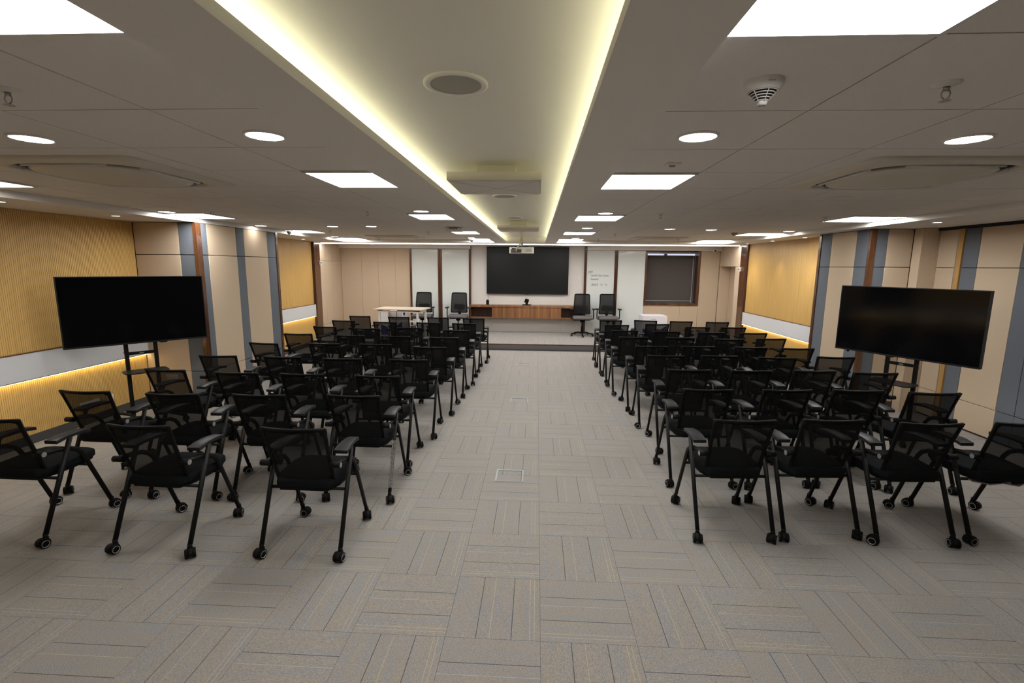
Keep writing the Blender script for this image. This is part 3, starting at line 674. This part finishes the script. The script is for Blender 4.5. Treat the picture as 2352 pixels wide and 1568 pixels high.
# cabinet under the wall television
cb = thing('floating_cabinet', 'long walnut wall cabinet with three doors under the wall television', 'cabinet', (-.26, 12.70, .556))
W = 1.518
MB().box(-W, W, 0, .37, .285, .340).build('top', 'cabwood', cb)
MB().box(-W, W, .35, .37, 0, .2845).build('back', 'walnutd', cb); MB().box(-W, W, .02, .349, 0, .018).build('bottom', 'cabwood', cb)
for x in (-W, -.917, .900, W-.02): MB().box(x, x+.018, .02, .349, .0185, .2845).build('divider', 'cabwood', cb)
for x0, x1 in ((-.917, -.312), (-.308, .297), (.301, .918)): MB().box(x0, x1, .0, .0195, .002, .276).build('door', 'cabwood', cb, bevel=.001, seg=1)

def television(name, label, w_, h_, loc, rz, mt, cat='television', depth=.05, group=None):
    t = thing(name, label, cat, loc, rz, group)
    b = MB(); b.box(-w_/2, w_/2, .006, depth, 0, h_); b.build('housing', 'bezel', t, bevel=.003, seg=1)
    q = .010; b = MB()
    for bx in ((-w_/2, w_/2, 0, q*1.8), (-w_/2, w_/2, h_-q, h_), (-w_/2, -w_/2+q, q*1.8, h_-q), (w_/2-q, w_/2, q*1.8, h_-q)): b.box(bx[0], bx[1], -.002, .0055, bx[2], bx[3])
    b.build('bezel', 'bezel', t)
    MB().box(-w_/2+q, w_/2-q, .001, .0055, q*1.8, h_-q).build('screen', mt, t)
    return t
tv = television('television', 'very large dark television on the white stage wall', 2.195, 1.25, (-.253, 13.005, 1.182), 0, 'screenm')
MB().box(-.05, .05, .0, .02, -.008, -.0005).build('sensor', 'bezel', tv)
MB().sweep([(-1.04, .03, 0), (-1.045, .035, -.10), (-1.04, .02, -.13)], oval(.003, .003, 6)).build('cable', 'grey', tv)

cam = thing('conference_camera', 'black conference camera tilted up on the walnut cabinet', 'camera', (-.26, 12.86, .8965))
MB().prism(rrect(.24, .12, .05), 0, .022).build('base', 'black', cam, bevel=.006)
MB().cyl((0, 0, .022), (0, 0, .06), .03, .035, n=16).build('neck', 'black', cam)
b = MB(); b.cbox((0, 0, 0), (.11, .09, .10)); b.build('head', 'black', cam, bevel=.015, loc=(0, -.005, .115), rot=(math.radians(8), math.radians(20), 0))
MB().cyl((0, -.05, .115), (0, -.062, .118), .026, n=18).build('lens', 'screen', cam)
s2 = thing('desktop_speaker', 'small black upright speaker at the left of the walnut cabinet', 'speaker', (-1.31, 12.86, .8965))
b = MB(); b.lathe([(.040, .003), (.041, .09), (.036, .12), (.024, .135), (.001, .139)], n=24); b.build('body', 'black', s2)
MB().lathe([(.001, 0), (.044, 0), (.044, .012), (.040, .014)], n=24).build('foot', 'bezel', s2)

# security camera on the fascia, small wall units
sc = thing('bullet_camera', 'small white bullet camera on the fascia right of the window', 'security camera', (4.60, 12.93, 2.39))
b = MB(); b.box(.02, .15, -.03, .018, -.02, .03); b.build('mount', 'white', sc, bevel=.004)
MB().cyl((-.035, .0, -.02), (-.02, -.09, -.028), .030, n=18).build('body', 'white', sc)
MB().cyl((-.0195, -.09, -.028), (-.0185, -.096, -.0285), .022, n=18).build('lens', 'screen', sc)
for i, (x, y, z, sx, lab) in enumerate(((-5.275, 11.60, 1.965, 1, 'small white wall unit high on the left walnut panel'), (4.745, 11.62, 1.90, -1, 'small white wall unit high on the right walnut panel'))):
    t = thing('wall_unit', lab, 'sensor', (x, y, z))
    MB().box(-.024, .024, -.035, .035, -.05, .05).build('body', 'white', t, bevel=.012)
    MB().cyl((sx*.02, -.012, .0), (sx*.027, -.018, .0), .018, n=14).build('lens', 'black', t)

# power outlets
for i, (x, y, z, w_, lab, n_) in enumerate(((-5.356, 5.61, .235, .085, 'white socket plate low on the slatted wall, right one', 1), (-5.356, 5.33, .235, .26, 'white wide socket plate low on the slatted wall, left one', 3))):
    t = thing('socket_plate', lab, 'socket', (x, y, z), PI/2, 'socket plates on the left wall')
    MB().box(-w_/2, w_/2, -.012, -.0005, -.045, .045).build('plate', 'white', t, bevel=.003)
    for k in range(n_):
        cx = (k-(n_-1)/2)*.085
        b = MB()
        for dx, dz in ((-.012, -.008), (.012, -.008), (0, .012)): b.cyl((cx+dx, -.0135, dz), (cx+dx, -.011, dz), .004, n=8)
        b.build('socket_hole', 'ink', t)
t = thing('socket_plate', 'white socket plate low on the beige felt column', 'socket', (-5.02, 6.248, .36), 0, 'socket plates on the left wall')
MB().box(-.085, .085, -.010, -.0005, -.045, .045).build('plate', 'white', t, bevel=.003)
MB().cyl((0, -.0115, 0), (0, -.0095, 0), .006, n=8).build('socket_hole', 'ink', t)

# floor boxes
for i, (x, y, w_, lab) in enumerate(((-.222, 4.215, .255, 'metal floor box in the aisle, nearest the camera'), (-.225, 6.75, .255, 'metal floor box in the aisle, middle one'), (-.232, 9.32, .265, 'metal floor box in the aisle, nearest the stage'), (-2.45, 4.22, .25, 'metal floor box between chairs of the left block'))):
    t = thing('floor_box', lab, 'floor box', (x, y, .0005), 0, 'floor boxes set into the carpet')
    a, d_, q = w_/2, .125, .014; b = MB()
    for bx in ((-a, a, -d_, -d_+q*.6), (-a, a, d_-q*1.4, d_), (-a, -a+q, -d_+q*.6, d_-q*1.4), (a-q, a, -d_+q*.6, d_-q*1.4)): b.box(*bx, 0, .0035)
    b.build('frame', 'floorbox', t)
    MB().box(-a+q+.003, a-q-.003, d_-q*1.4-.004, d_-q*1.4, 0, .0015).build('gap', 'ink', t); MB().box(a-q-.006, a-q-.001, -d_+q*.6, d_-q*1.4-.004, 0, .0015).build('gap', 'ink', t)
    MB().cyl((0, d_-.010, .0036), (0, d_-.010, .0045), .004, n=8).build('latch', 'ink', t)

# ================================================================ DESK AND CARTONS ON THE STAGE
dk = thing('desk', 'pale topped desk with white frame on the left of the stage', 'desk', (-3.27, 11.58, SZ), math.radians(-7))
MB().box(-.60, .60, -.34, .34, .715, .740).build('desktop', 'desk', dk, bevel=.002, seg=1)
for x in (-.50, .46):
    for y in (-.27, .27): MB().box(x-.0, x+.045, y-.022, y+.022, .001, .690).build('leg', 'deskwhite', dk, bevel=.003, seg=1)
    MB().box(x+.004, x+.041, -.247, .247, .645, .690).build('side_rail', 'deskwhite', dk)
for y in (-.27, .27): MB().box(-.454, .459, y-.015, y+.015, .655, .690).build('cross_rail', 'deskwhite', dk)
MB().box(-.454, .459, -.285, -.255, .43, .47).build('modesty_rail', 'deskwhite', dk)
for x in (-.52, .43): MB().box(x, x+.10, -.29, -.20, .6905, .7145).build('spacer', 'black', dk)
MB().box(-.10, .40, -.10, .10, .665, .7145).build('cable_tray', 'black', dk)
MB().cyl((.12, -.20, .665), (.12, -.20, .58), .03, .012, n=10).build('cable_plug', 'black', dk)
MB().sweep([(-.03, -.28, .69), (-.02, -.30, .55), (-.05, -.30, .42), (-.03, -.29, .30)], oval(.006, .006, 6)).build('cable', 'black', dk)
def carton(x, y, rz, w_, d_, h_, lab):
    t = thing('carton', lab, 'box', (x, y, SZ+.001), rz, 'white cartons on the stage')
    MB().box(-w_/2, w_/2, -d_/2, d_/2, 0, h_).build('box_body', 'carton', t, bevel=.003, seg=1)
    for s_ in (-1, 1): MB().box(-w_/2+.004, w_/2-.004, s_*d_/4-d_/4+.006, s_*d_/4+d_/4-.003, h_+.0005, h_+.006).build('flap', 'carton', t, rot=(0, 0, 0))
    # printed dark blue wave along the foot of the front and the side
    yf = -d_/2-.0012
    pts = [(-w_/2+.004, h_*.47), (-w_/4, h_*.36), (-.02, h_*.27), (w_/4, h_*.42), (w_/2-.004, h_*.60), (w_/2-.004, .004), (-w_/2+.004, .004)]
    MB().prism([(a, b_) for a, b_ in pts], 0, .001).build('printed_wave', 'cartonblue', t, loc=(0, yf, 0), rot=(PI/2, 0, 0))
    sw = [(-.10, h_*.78), (-.04, h_*.775), (.03, h_*.74), (.07, h_*.69), (.03, h_*.715), (-.03, h_*.755)]
    MB().prism(sw, 0, .001).build('printed_swoosh', 'cartonlogo', t, loc=(0, yf-.0003, 0), rot=(PI/2, 0, 0))
    b = MB()
    for k in range(8): b.box(-.10+k*.016, -.10+k*.016+.011, yf-.001, yf, h_*.86, h_*.86+.011+(k % 3)*.002)
    b.build('printed_text', 'inkg', t)
    b = MB()
    for k in range(3): b.box(w_/2+.0002, w_/2+.0012, -d_/4+k*.03, -d_/4+k*.03+.02, h_*.80, h_*.83)
    b.box(w_/2+.0002, w_/2+.0012, -d_/4, -d_/4+.01, h_*.60, h_*.70); b.build('printed_mark', 'ink', t)
    return t
carton(-3.70, 12.32, 0, .56, .50, .585, 'white carton with blue print standing behind the desk')
carton(2.96, 12.33, 0, .60, .50, .575, 'white carton with blue print below the blind window')

# ================================================================ OFFICE CHAIRS ON THE STAGE
def office_chair():
    t = thing('office_chair', '', 'chair')
    b = MB(); b.prism(rrect(.50, .48, .10, 5, 0, -.02), .445, .515); b.build('seat', 'grey', t, bevel=.028, seg=3)
    b = MB(); b.prism(rrect(.42, .40, .08, 4, 0, 0), .425, .4445); b.build('seat_pan', 'black', t, bevel=.005)
    def P(u, v):  # u across, v up
        z = .545+.53*v; hw_ = .222-.024*v
        y = .235+.05*v*v+.035*math.sin(v*PI)*-.6 - .03*u*u
        return Vector((u*hw_, y, z))
    loop = [(math.copysign(1, a)*1 if False else a, b_) for a, b_ in rr_uv(.12)]
    frame_from(P, rr_uv(.16), rr_uv(.14, .91, .045), .022).build('back_frame', 'black', t)
    grid_from(P, .92, .045, 8, 10).build('back_mesh', 'meshx', t, fix=False)
    b = MB(); b.prism(rrect(.30, .15, .06, 5), -.012, .012); b.build('lumbar_pad', 'black', t, bevel=.008, loc=(0, .262, .70), rot=(PI/2-.05, 0, 0))
    MB().sweep([(0, .10, .43), (0, .24, .44), (0, .30, .52), (0, .285, .66)], oval(.035, .012, 8)).build('spine', 'black', t)
    for s_ in (-1, 1):
        MB().sweep([(s_*.22, .0, .43), (s_*.285, .0, .45), (s_*.29, .0, .55), (s_*.285, .01, .685)], oval(.022, .013, 8), side=(0, 1, 0)).build('arm_post', 'black', t)
        b = MB(); b.prism(rrect(.085, .24, .035, 4, s_*.285, -.01), .686, .712); b.build('armrest', 'pad', t, bevel=.008)
    MB().cyl((0, 0, .36), (0, 0, .4245), .05, .07, n=16).build('mechanism', 'black', t)
    MB().sweep([(-.06, .02, .405), (-.20, .02, .40), (-.235, .02, .395)], oval(.006, .012, 8), side=(0, 0, 1)).build('lever', 'black', t)
    b = MB(); b.cyl((0, 0, .10), (0, 0, .25), .030, n=16); b.cyl((0, 0, .25), (0, 0, .36), .016, n=12); b.build('gas_lift', 'black', t)
    MB().cyl((0, 0, .065), (0, 0, .105), .050, .040, n=20).build('hub', 'black', t)
    for k in range(5):
        a = math.radians(90+72*k+36)
        l = MB(); l.sweep([(.04, 0, .088), (.16, 0, .085), (.27, 0, .066), (.295, 0, .060)], [(-.020, -.012), (.020, -.012), (.014, .012), (-.014, .012)], side=(0, 1, 0))
        l.build('base_arm', 'black', t, rot=(0, 0, a))
        c_ = MB(); c_.cyl((0, 0, .028), (0, 0, .062), .008, n=8); c_.prism(rrect(.03, .044, .012), .030, .052)
        co = c_.build('caster', 'black', t, loc=(.285*math.cos(a), .285*math.sin(a), 0), rot=(0, 0, random.uniform(0, 6)))
        for s_ in (-1, 1):
            w_ = MB(); w_.cyl((s_*.007, 0, .0255), (s_*.022, 0, .0255), .025, n=16, m='black'); w_.cyl((s_*.022, 0, .0255), (s_*.0235, 0, .0255), .018, n=16, m='steel'); w_.build('wheel', None, co)
    return t
def rr_uv(r, su=1.0, m=0.0, n=5):
    """rounded rectangle in (u in -su..su, v in m..1-m)"""
    out = []; ru = r; rv = r*.5*.8
    for sx, sy, a0 in ((1, 1, 0), (-1, 1, 90), (-1, -1, 180), (1, -1, 270)):
        cx = sx*(su-ru); cy = (1-m-rv) if sy > 0 else (m+rv)
        for i in range(n+1):
            a = math.radians(a0+90*i/n); out.append((cx+ru*math.cos(a), cy+rv*math.sin(a)))
    # subdivide long runs
    res = []
    for (a, b_), (c, d) in zip(out, out[1:]+out[:1]):
        L_ = math.hypot(a-c, (b_-d)*2); k = max(1, int(L_/.25))
        res += [(a+(c-a)*i/k, b_+(d-b_)*i/k) for i in range(k)]
    return res
def frame_from(P, outer, inner, th):
    # same number of points on both loops: pair by walking fraction
    def resample(lp, n):
        L_ = [0]
        for a, b_ in zip(lp, lp[1:]+lp[:1]): L_.append(L_[-1]+math.hypot(a[0]-b_[0], (a[1]-b_[1])*2))
        tot = L_[-1]; out = []
        for i in range(n):
            d = tot*i/n
            for j in range(len(lp)):
                if L_[j] <= d <= L_[j+1]:
                    q = (d-L_[j])/max(1e-9, L_[j+1]-L_[j]); a = lp[j]; b_ = lp[(j+1) % len(lp)]
                    out.append((a[0]+(b_[0]-a[0])*q, a[1]+(b_[1]-a[1])*q)); break
        return out
    n = len(outer); 
    if len(inner) != n: inner = resample(inner, n); 
    def nrm(u, v):
        e = .01; du = P(u+e, v)-P(u-e, v); dv = P(u, v+e)-P(u, v-e); return du.cross(dv).normalized()
    vs = []
    for lp in (outer, inner):
        for sgn in (-.5, .5):
            vs += [P(u, v)+nrm(u, v)*(sgn*th) for u, v in lp]
    fs = []
    for i in range(n):
        j = (i+1) % n
        fs += [(i, j, 2*n+j, 2*n+i), (n+i, 3*n+i, 3*n+j, n+j), (i, n+i, n+j, j), (2*n+i, 2*n+j, 3*n+j, 3*n+i)]
    return MB().add(vs, fs, '', True)
def grid_from(P, su, m, nu, nv):
    vs = [P(-su+2*su*i/nu, m+(1-2*m)*j/nv) for j in range(nv+1) for i in range(nu+1)]
    fs = [(j*(nu+1)+i, j*(nu+1)+i+1, (j+1)*(nu+1)+i+1, (j+1)*(nu+1)+i) for j in range(nv) for i in range(nu)]
    return MB().add(vs, fs, '', True)
oc = office_chair(); cm = child_map(oc)
for i, (x, y, rz, lab) in enumerate(((-2.97, 12.35, 0, 'grey seated office chair behind the desk, at the leftmost whiteboard'), (-2.03, 12.38, .03, 'grey seated office chair left of the walnut cabinet'), (1.19, 12.42, -.02, 'grey seated office chair at the right end of the walnut cabinet'), (1.86, 12.48, .0, 'grey seated office chair before the whiteboard with handwriting'))):
    o = oc if i == 0 else copy_tree(oc, cm)
    o.location = (x, y, SZ+.001); o.rotation_euler = (0, 0, rz); o['label'] = lab; o['group'] = 'office chairs on the stage'

# ================================================================ TELEVISIONS ON STANDS
def tv_stand(loc, rz, label):
    t = thing('television_stand', label, 'stand', loc, rz, 'television stands')
    for s_ in (-1, 1):
        MB().box(s_*.145-.021, s_*.145+.021, .055, .085, .07, 1.45).build('post', 'metal', t, bevel=.004, seg=1)
        MB().sweep([(s_*.145, .07, .085), (s_*.22, -.16, .080), (s_*.30, -.34, .075)], [(-.02, -.014), (.02, -.014), (.02, .014), (-.02, .014)], side=(1, 0, 0)).build('foot', 'metal', t)
        MB().sweep([(s_*.145, .07, .085), (s_*.22, .24, .080), (s_*.27, .36, .075)], [(-.02, -.014), (.02, -.014), (.02, .014), (-.02, .014)], side=(1, 0, 0)).build('foot', 'metal', t)
        for x, y in ((s_*.30, -.33), (s_*.27, .35)):
            c_ = MB(); c_.cyl((0, 0, .03), (0, 0, .068), .010, n=8); c_.prism(rrect(.035, .05, .012), .034, .060); co = c_.build('caster', 'metal', t, loc=(x, y, 0), rot=(0, 0, .7*s_))
            for k in (-1, 1): MB().cyl((k*.006, 0, .030), (k*.022, 0, .030), .030, n=14).build('wheel', 'black', co)
        for z in (.86, 1.12): MB().cyl((s_*.168, .07, z), (s_*.180, .07, z), .008, n=8).build('bolt', 'steel', t)
        MB().box(s_*.19-.015, s_*.19+.015, .0505, .0545, 1.05, 1.65).build('mounting_rail', 'metal', t)
    MB().box(-.123, .123, .060, .080, .825, .860).build('cross_bar', 'metal', t)
    MB().box(-.022, .022, .0585, .0597, .836, .848).build('badge', 'steel', t)
    MB().box(-.123, .123, .060, .080, 1.36, 1.42).build('cross_bar', 'metal', t)
    MB().box(-.123, .123, .060, .080, .12, .16).build('cross_bar', 'metal', t)
    b = MB(); b.prism(rrect(.44, .26, .06, 5, 0, -.075), .630, .645); b.build('shelf', 'metal', t, bevel=.003, seg=1)
    return t
LA, RA = math.radians(50.7), math.radians(-61.5)
t1 = television('television', 'dark television on a wheeled stand before the left slatted wall', 1.397, .80, (-4.757, 5.495, .967), LA, 'screen', group='televisions on wheeled stands')
t2 = television('television', 'dark television on a wheeled stand before the right felt wall', 1.431, .80, (4.184, 5.66, .925), RA, 'screen', group='televisions on wheeled stands')
for t_, x in ((t1, .22), (t2, -.10)):
    MB().prism([(x-.05, 0), (x+.05, 0), (x+.03, -.014), (x-.03, -.014)], 0, .012).build('logo_tab', 'bezel', t_, rot=(PI/2, 0, 0), loc=(0, .014, 0))
MB().cyl((-.575, .03, -.022), (-.575, .03, 0), .014, n=10).build('sensor', 'black', t2)
tv_stand((-4.757, 5.495, .001), LA, 'black wheeled stand under the left television')
tv_stand((4.184, 5.66, .001), RA, 'black wheeled stand under the right television')

# ================================================================ TRAINING CHAIRS
def training_chair():
    t = thing('training_chair', '', 'chair')
    poly = [(-.175, .095), (.175, .095), (.222, .20), (.232, .34), (.232, .44), (.205, .525), (.14, .545), (-.14, .545), (-.205, .525), (-.232, .44), (-.232, .34), (-.222, .20)]
    MB().prism(poly, .452, .512).build('seat', 'seat', t, bevel=.017, seg=3, bang=50)
    MB().prism([(x*.93, .325+(y-.325)*.93) for x, y in poly], .436, .4515).build('seat_pan', 'black', t)
    def P(u, v):
        z = .485+.42*v
        pts = [(0, .142), (.1, .128), (.42, .082), (1, .0)]
        for (a, ya), (b_, yb) in zip(pts, pts[1:]):
            if v <= b_ or b_ == 1:
                y = ya+(yb-ya)*(v-a)/(b_-a); break
        hw_ = .197+.010*v+.002/(1.02-min(1, v)+.15)
        if v < .1: pass
        return Vector((u*hw_, y+.040*u*u-.018, z))
    frame_from(P, rr_uv(.06), rr_uv(.08, .90, .048), .014).build('back_frame', 'black', t)
    grid_from(P, .91, .04, 8, 8).build('back_mesh', 'mesh', t, fix=False)
    for s_ in (-1, 1):
        MB().cyl((s_*.200, .095, .632), (s_*.268, .095, .632), .0205, n=16).build('pivot', 'black', t)
        MB().cyl((s_*.268, .095, .632), (s_*.2695, .095, .632), .0175, n=16).build('pivot_cap', 'disc', t)
        MB().sweep([(s_*.267, .030, .082), (s_*.267, .285, .688)], oval(.0145, .0175, 10)).build('rear_leg', 'metal', t)
        MB().sweep([(s_*.246, .10, .630), (s_*.246, .20, .622), (s_*.246, .29, .603), (s_*.246, .345, .572), (s_*.246, .378, .530), (s_*.246, .40, .480), (s_*.250, .555, .082)], oval(.0125, .0170, 10)).build('front_leg', 'metal', t)
        # armrest: arched pad, wider at the rear
        pts = [(.175, .700, .094), (.25, .7085, .092), (.33, .709, .086), (.41, .702, .078), (.465, .690, .070)]
        vs = []; fs = []
        for y, z, w_ in pts:
            xo = .283-(y-.175)*.10; xi = xo-w_
            vs += [(s_*xi, y, z-.026), (s_*xo, y, z-.026), (s_*xo, y, z), (s_*xi, y, z)]
        for i in range(len(pts)-1):
            for j in range(4): fs.append((i*4+j, i*4+(j+1) % 4, i*4+4+(j+1) % 4, i*4+4+j))
        fs += [(0, 3, 2, 1), tuple(len(vs)-4+k for k in range(4))]
        MB().add(vs, fs).build('armrest', 'pad', t, bevel=.005, seg=2)
    MB().cyl((-.258, .178, .425), (.258, .178, .425), .011, n=10).build('crossbar', 'metal', t)
    MB().cyl((-.243, .415, .425), (.243, .415, .425), .010, n=10).build('crossbar', 'metal', t)
    for s_ in (-1, 1):
        for y, x in ((.0265, .267), (.562, .250)):
            c_ = MB(); c_.cyl((0, 0, .050), (0, 0, .092), .0135, n=10)
            # hood over the wheels
            arc = [(math.cos(a)*.036, math.sin(a)*.036) for a in (PI*k/8 for k in range(-1, 9))]
            c_.sweep([(0, -.018+q[0]*.0+q[0]-.0, .030+q[1]) for q in arc], [(-.016, -.003), (.016, -.003), (.016, .003), (-.016, .003)])
            c_.cyl((0, 0, .050), (0, 0, .068), .018, n=10)
            co = c_.build('caster', 'black', t, loc=(s_*x, y, 0))
            for k in (-1, 1):
                w_ = MB(); w_.lathe([(.001, .0105), (.022, .0105), (.0275, .013), (.0285, .020), (.0275, .0265), (.024, .0285), (.0215, .0285)], n=18, m='black')
                w_.lathe([(.0215, .0285), (.0208, .0294), (.0195, .0294), (.0175, .0270)], n=18, m='steel'); w_.lathe([(.0175, .0270), (.001, .0262)], n=18, m='black')
                w_.v = [(k*z*1.12, -.018+x_*1.14, .0328+y_*1.14) for x_, y_, z in w_.v]
                w_.build('wheel', None, co, fix=True)
    return t
CH = [["L",8,0,-1.23,9.344,4.2],["L",8,1,-1.952,9.409,-3.1],["L",8,2,-2.747,9.412,-4.4],["L",8,3,-3.559,9.466,-3.1],["L",7,0,-1.294,8.496,-3.3],["L",7,1,-1.953,8.533,0.3],["L",7,2,-2.745,8.52,0.4],["L",7,3,-3.569,8.657,-2.9],["L",6,0,-1.282,7.563,1.4],["L",6,1,-2.099,7.785,-0.5],["L",6,2,-2.76,7.626,-3.3],["L",6,3,-3.527,7.761,-10.5],["L",5,0,-1.323,6.76,2.7],["L",5,1,-2.039,6.799,0.7],["L",5,2,-2.719,6.82,-1.6],["L",5,3,-3.539,6.891,1.8],["L",4,0,-1.347,5.925,-0.6],["L",4,1,-2.094,6.075,-0.4],["L",4,2,-2.774,6.063,-2.5],["L",4,3,-3.57,6.019,-8.8],["L",3,0,-1.4,5.095,-0.4],["L",3,1,-2.137,5.085,2.2],["L",3,2,-2.834,5.122,-0.7],["L",3,3,-3.573,5.117,2.6],["L",2,0,-1.479,4.297,-0.5],["L",2,1,-2.208,4.313,0.0],["L",2,2,-2.848,4.314,-1.0],["L",2,3,-3.608,4.378,-6.3],["L",1,0,-1.442,3.611,-0.5],["L",1,1,-2.189,3.57,1.0],["L",1,2,-2.878,3.538,1.2],["L",1,3,-3.629,3.559,-0.8],["L",0,0,-1.528,2.822,-0.3],["L",0,1,-2.535,2.803,-1.8],["L",0,2,-3.593,2.845,-0.5],
["R",8,0,1.452,9.356,-0.5],["R",8,1,2.125,9.403,-13.7],["R",8,2,2.799,9.348,-4.1],["R",8,3,3.468,9.299,-0.4],["R",7,0,1.447,8.605,4.3],["R",7,1,2.216,8.823,1.4],["R",7,2,2.83,8.483,3.3],["R",7,3,3.447,8.501,-3.9],["R",6,0,1.451,7.861,-2.4],["R",6,1,2.122,7.82,3.6],["R",6,2,2.822,7.797,3.7],["R",6,3,3.473,7.773,-3.0],["R",5,0,1.448,7.112,3.2],["R",5,1,2.139,7.14,0.4],["R",5,2,2.824,7.065,3.2],["R",5,3,3.474,7.176,0.4],["R",4,0,1.522,6.297,0.7],["R",4,1,2.147,6.343,1.3],["R",4,2,2.822,6.348,2.4],["R",4,3,3.407,6.321,2.4],["R",3,0,1.533,5.626,-1.7],["R",3,1,2.174,5.675,1.6],["R",3,2,2.814,5.623,-4.3],["R",3,3,3.539,5.731,-1.8],["R",2,0,1.566,4.845,1.6],["R",2,1,2.196,4.866,4.7],["R",2,2,2.845,4.916,2.2],["R",2,3,3.41,4.869,-1.6],["R",1,0,1.479,4.049,1.5],["R",1,1,2.162,4.091,3.6],["R",1,2,2.773,4.13,0.3],["R",1,3,3.378,4.097,0.6],["R",0,0,1.44,3.215,2.5],["R",0,1,2.063,3.272,3.5],["R",0,2,2.692,3.247,2.3],["R",0,3,3.358,3.297,1.7]]
ROWS = ['front', 'second', 'third', 'fourth', 'fifth', 'sixth', 'seventh', 'eighth', 'last']
SEATS = {0: 'aisle seat', 1: 'second seat from the aisle', 2: 'third seat from the aisle', 3: 'wall side seat'}
tc0 = training_chair(); cm = child_map(tc0); first = True
chairs = {}
for side, row, col, x, y, a in sorted(CH, key=lambda c: (c[0], c[1], c[2])):
    big = abs(a) > 7
    a = a if big else a*(1 if row < 2 else .6 if row < 5 else .25)
    o = tc0 if first else copy_tree(tc0, cm); first = False
    o.location = (x, y, .0005); o.rotation_euler = (0, 0, math.radians(a))
    rn = 'nearest row' if row == 0 else ('last row before the stage' if row == 8 else ROWS[row]+' row from the camera')
    st_ = SEATS[col] if not (side == 'L' and row == 0 and col == 2) else 'seat cut by the left edge'
    if side == 'R' and row == 0 and col == 3: st_ = 'seat cut by the right edge'
    o['label'] = 'black mesh chair, %s block, %s, %s' % ('left' if side == 'L' else 'right', rn, st_)
    o['group'] = 'mesh chairs left of the aisle' if side == 'L' else 'mesh chairs right of the aisle'
    chairs[(side, row, col)] = o
    for ch in o.children:
        if ch.name.startswith('caster'): ch.rotation_euler = (0, 0, random.choice((random.uniform(-.9, .9), random.uniform(-.9, .9)+PI, random.uniform(0, 6.28))))
# clear film still wrapped round one leg in the second row
ch = chairs[('L', 1, 0)]
ch['label'] = 'black mesh chair, left block, second row, with clear film round its right leg'
fs_ = [(.267, .030+(z-.082)*.4208, z) for z in (.12, .18, .25, .32, .40, .47)]
MB().sweep(fs_, [(a*(1+.25*((i*7) % 3-1)), b_*(1+.2*((i*5) % 3-1))) for i, (a, b_) in enumerate(oval(.015, .021, 12))], smooth=False).build('film_wrap', 'wrap', ch)
ch = chairs[('R', 0, 3)]
MB().sweep([(-.20, .16, .428), (-.08, .15, .408), (.02, .16, .415), (.12, .15, .400), (.20, .17, .425)], [(-.004, -.03), (.004, -.03), (.004, .03), (-.004, .03)], side=(0, 0, 1), smooth=False).build('film_scrap', 'wrap', ch)

# rear wall behind the camera, with its baseboard, closing the room
struct('wall_rear', MB().box(-5.62, 5.58, -3.2, -3.0, -.008, 2.62), 'beige')
